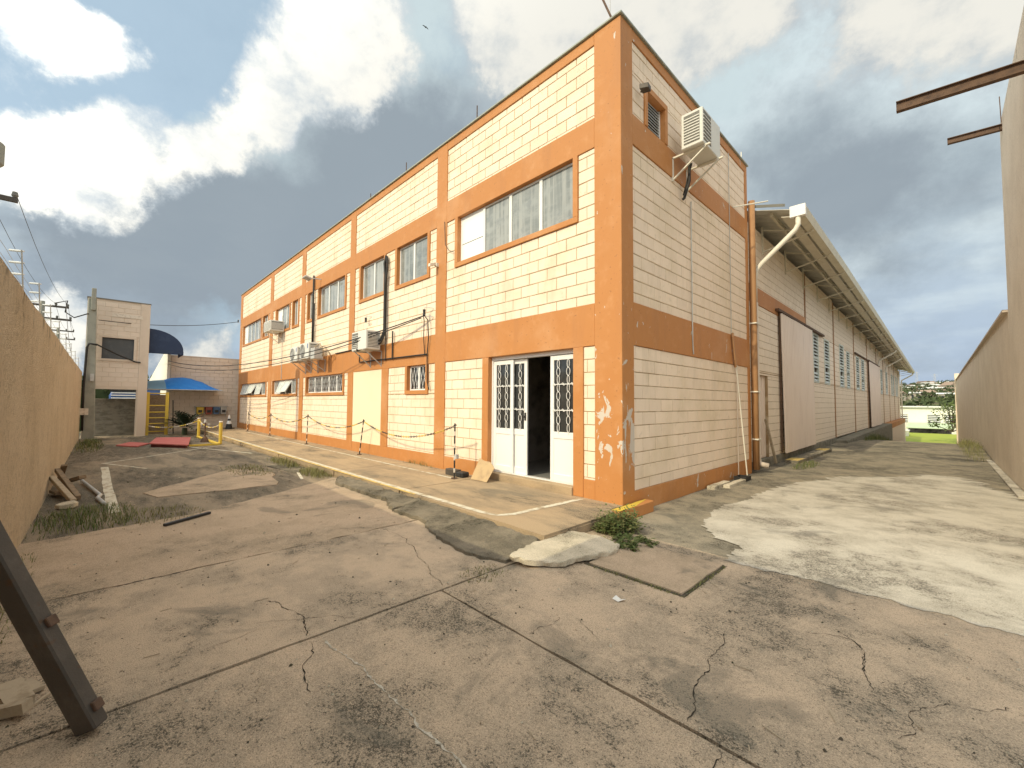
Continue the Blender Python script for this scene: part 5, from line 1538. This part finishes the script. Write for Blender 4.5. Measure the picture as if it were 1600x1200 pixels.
for a, b, m_, l_ in [((-6.0, -5.56, -.09), (-7.35, -5.86, .12), 'wood_pale', 'nearer of two old timber posts leaning on the left wall'), ((-6.3, -5.52, -.09), (-8.1, -5.84, .16), 'wood', 'farther of two old timber posts leaning on the left wall')]:
    o = MB().bar(a, b, .07, .07).build('timber_post', M[m_], bevel=.006); tag(o, l_, 'timber post', 'timber posts leaning on the left wall')
o = MB().tube([(-8.2, -5.52, -.08), (-6.4, -5.27, -.10), (-6.15, -5.30, -.1), (-5.6, -5.22, -.11)], .028, 7).build('metal_tube', M['galv'], smooth=True); tag(o, 'bent pale metal tube lying on the yard beside the timber posts', 'tube')
qq = random.Random(9)
def chunk(p, s, m, name, label, cat, seed, group=None):
    q_ = random.Random(seed)
    pts = [(p[0] + s * (1 + q_.uniform(-.3, .3)) * math.cos(a), p[1] + s * (1 + q_.uniform(-.3, .3)) * math.sin(a)) for a in [i * math.pi / 3.5 for i in range(7)]]
    o = MB().prism(pts, p[2], lambda a, b: p[2] + s * .45 + q_.uniform(0, .2) * s).build(name, M[m], bevel=s * .08)
    return tag(o, label, cat, group)
chunk((-5.75, -5.62, ZC - .01), .13, 'slab_pale', 'concrete_chunk', 'pale concrete chunk at the foot of the leaning timber posts', 'concrete chunk', 1)
o = MB().bar((-8.2, -5.80, -.10), (-7.6, -5.5, .06), .1, .06).bar((-8.7, -5.83, -.1), (-8.0, -5.75, .25), .08, .03).bar((-7.2, -5.8, -.08), (-6.7, -5.7, -.06), .16, .04).build('wood_scraps', M['wood']); tag(o, 'heap of dark broken boards against the left wall by the timber posts', 'wood scraps')
o = MB().bar((-.34, -5.62, -.09), (-.06, -5.55, -.08), .10, .04).bar((-.10, -5.66, -.1), (.02, -5.52, -.06), .05, .05).bar((-.36, -5.56, -.11), (-.2, -5.5, -.1), .05, .02).bar((-.05, -5.52, -.11), (-.22, -5.40, -.11), .012, .012).build('wood_scraps', M['wood_pale']); tag(o, 'broken wood and bark scraps in the bottom left corner by the steel beam', 'wood scraps')
pp = MB().add([(1.31, -2.34, ZC + .004), (1.375, -2.36, ZC + .006), (1.41, -2.30, ZC + .02), (1.365, -2.30, ZC + .004), (1.32, -2.30, ZC + .022)], [(0, 1, 3), (1, 2, 3), (0, 3, 4)])
o = pp.build('paper_scrap', M['paper']); tag(o, 'small crumpled white paper scrap on the dark yard slab', 'paper')
for i, (x, y, l_) in enumerate([(-.35, -4.95, 'dry twig'), (2.9, -3.9, 'dry twig'), ]):
    pass
for x, y, s_, sd_ in [(.12, 3.0, .0, 1)]: pass
for y0, y1, x0, x1, h, l_ in [(2.9, 3.75, .04, .17, .05, 'low flat stone slab at the foot of the side wall, nearer one'), (3.3, 4.3, .19, .30, .04, 'low flat stone slab beside the nearer one at the side wall')]:
    o = MB().prism(jag([(x0, y0), (x1, y0 + .05), (x1, y1), (x0, y1)], .15, .012, 5, True), -.18, -.15 + h).build('stone_slab', M['slab_pale'], bevel=.01); tag(o, l_, 'stone slab', 'flat stones at the side wall')
t = thing('black_tray', 'small black tray lying at the foot of the side wall by the conduit', 'tray', (.18, 4.45, -.16))
MB().box(.07, 4.28, -.16, .30, 4.62, -.14).box(.07, 4.28, -.14, .09, 4.62, -.08).box(.28, 4.28, -.14, .30, 4.62, -.08).box(.09, 4.28, -.14, .28, 4.30, -.08).box(.09, 4.6, -.14, .28, 4.62, -.08).build('tray_body', M['black'], t)
o = MB().prism([(.02, 8.55), (.34, 8.55), (.38, 13.3), (.02, 13.3)], -.25, -.125).build('door_ramp', M['lane'], bevel=.01); tag(o, 'low concrete ramp with worn yellow ends in front of the big sliding door', 'ramp')
for y0, y1 in ((8.58, 9.3), (12.5, 13.25)): MB().prism(jag([(.03, y0), (.33, y0), (.345, y1), (.03, y1)], .12, .012, 6, True), -.125, -.12).build('yellow_patch', M['line_yellow'], o)
o = MB().bar((.04, 7.6, -.12), (XW + .04, 7.1, 1.05), .05, .05).build('leaning_plank', M['wood_pale']); tag(o, 'short plank leaning against the narrow sheet door of the warehouse', 'plank')

gr_ = MB()
qq = random.Random(77)
for i in range(1700):
    if i < 1300: x, y = qq.uniform(-1.6, 4.1), qq.uniform(-5.6, -.9)
    else: x, y = qq.uniform(-9, -1.7), qq.uniform(-5.7, -2.0)
    s_ = qq.choice((.003, .004, .005, .006, .009)) * qq.uniform(.7, 1.6) * (1.4 if x < -1.7 else 1)
    a = qq.uniform(0, 6.28)
    z0 = ZC + (.002 if x > -3.6 else -.018)
    p = [(x + s_ * qq.uniform(.7, 1.3) * math.cos(a + k * 1.57), y + s_ * qq.uniform(.7, 1.3) * math.sin(a + k * 1.57), z0) for k in range(4)]
    gr_.add(p + [(x + qq.uniform(-.3, .3) * s_, y + qq.uniform(-.3, .3) * s_, z0 + s_ * qq.uniform(.6, 1.1))], [(0, 1, 4), (1, 2, 4), (2, 3, 4), (3, 0, 4)], qq.choice((0, 0, 1, 2)))
for i in range(60):
    x, y, a, L = qq.uniform(-3, 4), qq.uniform(-5.6, -1), qq.uniform(0, 3.14), qq.uniform(.03, .10)
    gr_.bar((x, y, ZC + .006), (x + L * math.cos(a), y + L * math.sin(a), ZC + .008), .004, .003, 3)
gr_.build('loose_grit', [M['yard'], M['slab_pale'], M['soil'], M['wood_pale']], ground, 'stuff', recalc=False)

# ================================================================== WEEDS
def tuft(name, label, x0, x1, y0, y1, z, n, h, seed, m='leaf', cat='weeds', broad=False, group=None):
    q_ = random.Random(seed)
    mb = MB()
    for i in range(n):
        x, y = q_.uniform(x0, x1), q_.uniform(y0, y1)
        u = ((x - (x0 + x1) / 2) / max(.01, (x1 - x0) / 2)) ** 2 + ((y - (y0 + y1) / 2) / max(.01, (y1 - y0) / 2)) ** 2
        if u > 1 and q_.random() < .8: continue
        zz = z(x, y) if callable(z) else z
        hh = h * q_.uniform(.35, 1.0) * (1.15 - .6 * min(1, u))
        a = q_.uniform(0, 6.28)
        dx, dy = math.cos(a), math.sin(a)
        if broad:
            p0 = Vector((x, y, zz))
            tip = p0 + Vector((dx * hh * .5, dy * hh * .5, hh))
            mb.add([p0 + Vector((-dy, dx, 0)) * .003, p0 - Vector((-dy, dx, 0)) * .003, tip], [(0, 1, 2)], 1)
            for k in range(7):
                c_ = p0.lerp(tip, .25 + .75 * k / 6)
                b_ = q_.uniform(0, 6.28)
                e = Vector((math.cos(b_), math.sin(b_), q_.uniform(-.2, .6))).normalized()
                s_ = e.cross(Vector((0, 0, 1))).normalized()
                L = q_.uniform(.03, .06)
                mb.add([c_, c_ + e * L * .5 + s_ * L * .28, c_ + e * L, c_ + e * L * .5 - s_ * L * .28], [(0, 1, 2, 3)], q_.choice((0, 0, 0, 1)))
        else:
            w_ = q_.uniform(.002, .005) * (1 if x > -6 else 1.5)
            p0 = Vector((x, y, zz))
            p1 = p0 + Vector((dx * hh * .25, dy * hh * .25, hh * .65))
            p2 = p0 + Vector((dx * hh * .75, dy * hh * .75, hh * .95))
            s_ = Vector((-dy, dx, 0)) * w_
            mb.add([p0 - s_, p0 + s_, p1 + s_ * .7, p1 - s_ * .7, p2], [(0, 1, 2, 3), (3, 2, 4)], q_.choice((0, 0, 1)))
    o = mb.build(name, [M[m], M['grass_dry']], recalc=False)
    return tag(o, label, cat, group, 'stuff')
tuft('weed_bush', 'leafy green weed bush growing beside the kerb stub at the building corner', .16, .58, -1.02, -.42, -.13, 320, .30, 21, cat='bush', broad=True)
tuft('weeds', 'low weeds creeping out beside the tilted pale slab', .48, .98, -1.30, -.80, -.13, 130, .10, 22, broad=True)
tuft('weeds', 'dense patch of weeds and grass at the foot of the left wall', -5.6, -3.9, -5.88, -4.9, -.14, 1000, .17, 23, 'leaf')
tuft('weeds', 'thin grass along the edge of the pink concrete slab', -4.9, -3.7, -5.2, -4.2, -.14, 500, .10, 24, 'grass_dry')
tuft('weeds', 'grass tuft by the walkway edge in front of the smooth plaster panel', -9.4, -7.4, -2.15, -1.78, -.13, 420, .20, 25, 'grass_dry')
tuft('weeds', 'grass tuft where the walkway meets the broken apron', -7.0, -5.6, -2.2, -1.78, -.13, 480, .20, 26, 'grass_dry')
tuft('weeds', 'sparse grass in the weathered yard by the pale patch', -8.9, -6.8, -3.3, -2.4, -.14, 500, .10, 27, 'grass_dry')
tuft('weeds', 'grass growing at the end of the left wall near the gatehouse', -20.0, -14.5, -5.9, -5.2, -.16, 800, .28, 28)
tuft('weeds', 'clump of weeds at the foot of the right-hand wall', 3.55, 4.18, 13, 26, lambda x, y: zl(y) - .02, 1000, .42, 29, 'grass_dry')
tuft('weeds', 'weeds growing against the concrete loading dock of the warehouse', .34, .85, 20, 33, lambda x, y: zl(y) - .02, 1200, .5, 30)
tuft('weeds', 'small weeds beside the yellow ramp at the sliding door', .34, .8, 7.2, 9.4, lambda x, y: zl(y) - .02, 500, .16, 31)
tuft('weeds', 'moss and grass in the joint between the two front slabs', .05, .42, -3.0, -2.55, ZC, 220, .04, 32, 'grass_dry')
tuft('weeds', 'grass in the gap round the small square slab', .72, 1.72, -1.93, -1.88, ZC, 160, .035, 33, 'grass_dry')
tuft('weeds', 'grass in the right gap of the small square slab', 1.67, 1.72, -1.9, -.95, ZC, 160, .035, 34, 'grass_dry')
tuft('weeds', 'dry weeds by the bottom of the left wall near the steel beam', -3.3, -.6, -5.88, -5.68, -.13, 260, .10, 35, 'grass_dry')
tuft('weeds', 'weeds growing from the foot of the wall by the nearest black box', -5.9, -4.6, -.10, -.02, 0, 90, .14, 36, 'grass_dry')

# ================================================================== BEYOND THE SITE
MB().grid([-8 + 2 * i for i in range(10)], [58.5, 62, 66, 70, 75.5], lambda x, y: -2.85 + .028 * (y - 58.5)).build('grass_field', M['field'], kind='structure')
MB().grid([-6, 0, 6, 9], [48, 52, 55, 58.4], lambda x, y: zt(x, y) + .05).build('yard_apron', M['pale'], kind='structure')
# white building across the field
wb_ = thing('white_building', 'low white building with pale green roof beyond the field at the end of the lane', 'building', (2, 78, -3.3))
MB().box(-7, 80, -4, 7, 92, 1.12).build('wall', M['white_wall'], wb_)
MB().box(-7.2, 79.6, 1.12, 7.2, 92.4, 1.3).build('roof', M['sun_roof'], wb_)
for x0, x1 in ((-2.4, -.6), (1.5, 2.8), (3.2, 4.2)):
    w_ = MB().box(x0, 79.93, -1.05, x1, 79.99, .05).build('window', M['glass_dark'], wb_)
    for k in range(4): MB().box(x0, 79.88, -.95 + .26 * k, x1, 79.925, -.85 + .26 * k).build('slat', M['white_sheet'], w_)
MB().hexa([(-.6, 75.8, -1.75), (4.0, 75.8, -1.75), (4.0, 79.8, -1.2), (-.6, 79.8, -1.2), (-.6, 75.8, -1.65), (4.0, 75.8, -1.65), (4.0, 79.8, -1.1), (-.6, 79.8, -1.1)]).build('porch_roof', M['green_roof'], wb_)
MB().box(-.5, 79.5, -3.4, 3.9, 79.9, -1.45).build('dark_backing', M['dark'], wb_)  # solid dark block standing in for the shade under the porch
for x in (-.5, 3.9): MB().box(x - .08, 75.9, -3.4, x + .08, 76.05, -1.75).build('post', M['white_wall'], wb_)
ht = thing('white_hut', 'small white hut beside the field at the end of the warehouse', 'hut', (-.6, 70, -3.3))
MB().box(-1.6, 69, -3.4, -.1, 71, -1.9).build('wall', M['white_wall'], ht); MB().box(-1.7, 68.9, -1.9, 0, 71.1, -1.8).build('roof', M['sun_roof'], ht); MB().box(-.9, 68.95, -2.9, -.5, 68.99, -2.4).build('window', M['glass_dark'], ht)
o = MB().bar((3.3, 60, -2.9), (4.0, 56.5, -2.6), .12, .10).build('white_rail', M['white_wall']); tag(o, 'short white rail at the edge of the green field', 'rail')
# leafy tree by the end of the right wall
def tree(name, label, x, y, z, h, cr, n, leaf, seed, m='tree_far', group=None, lean=0.0, sparse=False):
    q_ = random.Random(seed)
    t = thing(name, label, 'tree', (x, y, z), group)
    top = Vector((x + lean, y, z + h * .55))
    tr = MB().tube([(x, y, z - .3), (x + lean * .4, y, z + h * .3), top], [h * .035, h * .026, h * .016], 6)
    cl = []
    for k in range(9 if not sparse else 14):
        a = q_.uniform(0, 6.28)
        rr = cr * q_.uniform(.2, .95)
        c_ = Vector((x + lean + math.cos(a) * rr, y + math.sin(a) * rr, z + h * q_.uniform(.5, .98) - rr * .25))
        tr.tube([top - Vector((0, 0, h * q_.uniform(.02, .25))), c_], [h * .012, h * .004], 4)
        cl.append((c_, cr * q_.uniform(.22, .5)))
    tr.build('trunk', M['trunk'], t, recalc=False)
    mb = MB()
    for i in range(n):
        c_, r_ = q_.choice(cl)
        v = Vector((q_.gauss(0, 1), q_.gauss(0, 1), q_.gauss(0, .7)))
        p = c_ + v.normalized() * r_ * q_.random() ** .4
        e = Vector((q_.uniform(-1, 1), q_.uniform(-1, 1), q_.uniform(-.6, .8))).normalized()
        s_ = e.orthogonal().normalized()
        L = leaf * q_.uniform(.6, 1.3)
        mb.add([p, p + e * L * .5 + s_ * L * .3, p + e * L, p + e * L * .5 - s_ * L * .3], [(0, 1, 2, 3)])
    mb.build('crown', M[m], t, recalc=False)
    return t
tree('tree', 'sparse leafy tree beside the end of the long right-hand wall', 4.7, 62, -3.0, 5.0, 2.0, 520, .26, 5, 'leaf', lean=-.9, sparse=True)
# the town on the opposite hillside
qq = random.Random(12)
def house(x, y, s, a, label):
    z = zt(x, y) - .3
    white = qq.random() < .45
    label = 'small %s house %s the far hillside' % ('white-roofed' if white else 'brown-roofed', label)
    t = thing('hillside_house', label, 'house', (x, y, z), 'houses of the town on the far hillside', a)
    w_, d_, h_ = s * qq.uniform(.8, 1.4), s * qq.uniform(.7, 1.0), s * qq.uniform(.4, .7)
    MB().box(-w_ / 2, -d_ / 2, -.5, w_ / 2, d_ / 2, h_).build('wall', M['house_wall'], t, local=True)
    MB().prism([(-d_ / 2 - .4, h_ - .1), (d_ / 2 + .4, h_ - .1), (0, h_ + d_ * (.12 if white else .26))], -w_ / 2 - .4, w_ / 2 + .4, ax='x').build('roof', M['sun_roof' if white else 'house_roof'], t, local=True)
    for k in (-1, 1): MB().box(k * w_ * .25 - .5, -d_ / 2 - .06, h_ * .3, k * w_ * .25 + .5, -d_ / 2 - .01, h_ * .75).build('window', M['glass_dark'], t, local=True)
WORDS_ROOF = ['clay-roofed', 'brown-roofed']
for row, (yy, cnt) in enumerate([(340, 9), (385, 11), (430, 12), (480, 13), (535, 14), (590, 14), (645, 14), (690, 14)]):
    for j in range(cnt):
        f_ = (j + qq.uniform(-.4, .4)) / cnt
        span = 13 + yy * .05
        house(-.0527 * (yy - 60) + 4 + (f_ - .5) * 2 * span, yy + qq.uniform(-18, 18), qq.uniform(5.0, 8.0), R(qq.uniform(-35, 35)), ('low on', 'halfway up', 'on the crest of')[0 if yy < 420 else (1 if yy < 600 else 2)])
k = 0
for yy, cnt in ((225, 9), (250, 10), (285, 11), (320, 12), (360, 14), (410, 16), (460, 16), (510, 17), (560, 18), (620, 18), (670, 18), (715, 20)):
    for j in range(cnt):
        f_ = (j + qq.uniform(-.4, .4)) / cnt
        span = 13 + yy * .05
        x = -.0527 * (yy - 60) + 4 + (f_ - .5) * 2 * span
        y = yy + qq.uniform(-20, 20)
        hh = qq.uniform(3.5, 6.5) if yy > 300 else qq.uniform(3, 4.5)
        tree('hillside_tree', 'dark round tree %s the far hillside' % ('low on' if yy < 380 else ('halfway up' if yy < 580 else 'on the crest of')), x, y, zt(x, y), hh, hh * .6, 70, 1.7, 500 + k, group='trees between the houses on the far hillside')
        k += 1
for x, y, h, l_ in [(-36, 735, 17, 'distant lattice pylon on the ridge, nearest the warehouse'), (-20, 735, 19, 'distant lattice pylon on the ridge in the middle of the gap'), (-4, 735, 15, 'distant lattice pylon on the ridge, nearest the right wall')]:
    z = zt(x, y)
    t = thing('pylon', l_, 'pylon', (x, y, z), 'pylons on the far ridge')
    mb = MB()
    for sx_, sy_ in ((-1, -1), (1, -1), (1, 1), (-1, 1)): mb.bar((x + sx_ * 1.6, y + sy_ * 1.6, z), (x + sx_ * .25, y + sy_ * .25, z + h), .16, .16)
    for k in range(5):
        a, b = 1.6 - 1.35 * k / 5, 1.6 - 1.35 * (k + 1) / 5
        mb.bar((x - a, y - a, z + h * k / 5), (x + b, y - b, z + h * (k + 1) / 5), .12, .12)
        mb.bar((x + a, y - a, z + h * k / 5), (x - b, y - b, z + h * (k + 1) / 5), .12, .12)
    mb.build('mast', M['galv'], t, recalc=False)
    MB().bar((x - 3, y, z + h * .82), (x + 3, y, z + h * .82), .16, .16).bar((x - 2.2, y, z + h * .95), (x + 2.2, y, z + h * .95), .16, .16).build('crossarm', M['galv'], t)
# utility poles in the street behind the left wall
def upole(x, y, h, arms, label, lamp=False):
    t = thing('utility_pole', label, 'utility pole', (x, y, -.5), 'utility poles in the street behind the left wall')
    MB().tube([(x, y, -.5), (x, y, h)], [.17, .11], 10).build('shaft', M['concrete_pole'], t)
    for z, L in arms:
        a_ = MB().box(x - .05, y - L, z - .06, x + .05, y + L, z + .06).build('crossarm', M['steel'], t)
        for k in (-.95, -.5, .5, .95):
            MB().tube([(x, y + k * L, z + .06), (x, y + k * L, z + .12), (x, y + k * L, z + .22)], [.03, .07, .05], 7).build('insulator', M['ac_dark'], a_)
    if x == -14: MB().tube([(x, y + .62, 7.55), (x, y + .62, 7.62), (x, y + .62, 8.15), (x, y + .62, 8.2)], [.2, .26, .26, .2], 12).box(x - .05, y, 7.8, x + .05, y + .5, 7.9).build('transformer', M['concrete_pole'], t)
    if lamp:
        MB().tube([(x, y, h - .4), (x + .3, y + .5, h + .1), (x + .5, y + .95, h + .15)], .03, 6).build('lamp_arm', M['galv'], t)
        MB().hexa([(x + .4, y + .8, h + .08), (x + .7, y + .9, h + .08), (x + .75, y + 1.35, h + .12), (x + .45, y + 1.3, h + .12), (x + .42, y + .82, h + .2), (x + .68, y + .92, h + .2), (x + .72, y + 1.3, h + .22), (x + .47, y + 1.28, h + .22)]).build('lamp_head', M['galv'], t, bevel=.02)
    return t
upole(-36, -8.15, 7.6, [(7.35, 1.15), (6.55, 1.3)], 'concrete utility pole with two dark crossarms behind the left wall near the gatehouse')
upole(-14, -8.25, 8.3, [(6.76, 1.15)], 'utility pole at the left edge of the view with one crossarm and a grey transformer', lamp=False)
upole(-58, -8.6, 8.6, [(8.3, 1.1), (7.5, 1.2)], 'farthest utility pole beyond the gatehouse')
wr = MB()
for k in (-1.1, -.55, .55, 1.1):
    wr.tube(sag((-14, -8.25 + k, 6.98), (-36, -8.15 + k, 7.55), .5, 10), .008, 4); wr.tube(sag((-36, -8.15 + k, 7.55), (-58, -8.6 + k, 8.5), .4, 8), .009, 4)
for k in (-1.2, 1.2): wr.tube(sag((-36, -8.15 + k, 6.75), (-58, -8.6 + k, 7.7), .5, 8), .009, 4)
o = wr.build('power_line', M['steel']); tag(o, 'thin power lines strung between the utility poles behind the left wall', 'power line')
o = MB().tube([(-20.95, -6.75, 5.2), (-20.9, -6.4, 5.35), (-20.95, -6.45, 4.9), (-21.0, -6.2, 4.72), (-21.0, -5.8, 4.95)], .025, 6).build('service_cable', M['black'], smooth=True); tag(o, 'looped service cable with dark connector beside the top of the concrete pole', 'cable')
o = MB().tube(sag((-20.95, -6.45, 5.35), (-17.0, -6.1, 3.05), .15, 8), .008, 4).build('service_cable', M['steel']); tag(o, 'thin service wire from the electric fence to the gatehouse pole', 'cable')
# a bird high up
bd = thing('bird', 'tiny dark bird gliding high in the sky left of the roof', 'bird', (-30.2, 15.5, 37.0))
b_ = MB()
b_.tube([(-.35, 0, 0), (-.1, 0, .02), (.15, 0, .02), (.32, 0, .05)], [.02, .09, .08, .02], 7)
b_.add([(-.12, .05, .03), (.1, .05, .03), (.02, .5, .14), (-.15, .9, .05), (-.12, .05, .015), (.1, .05, .015), (.02, .5, .125), (-.15, .9, .04)], [(0, 1, 2, 3), (7, 6, 5, 4)])
b_.add([(-.12, -.05, .03), (.1, -.05, .03), (.02, -.5, .14), (-.15, -.9, .05), (-.12, -.05, .015), (.1, -.05, .015), (.02, -.5, .125), (-.15, -.9, .04)], [(3, 2, 1, 0), (4, 5, 6, 7)])
b_.v = [(x * .4, y * .4, z * .4) for x, y, z in b_.v]
b_.build('body', M['black_paint'], bd, local=True)
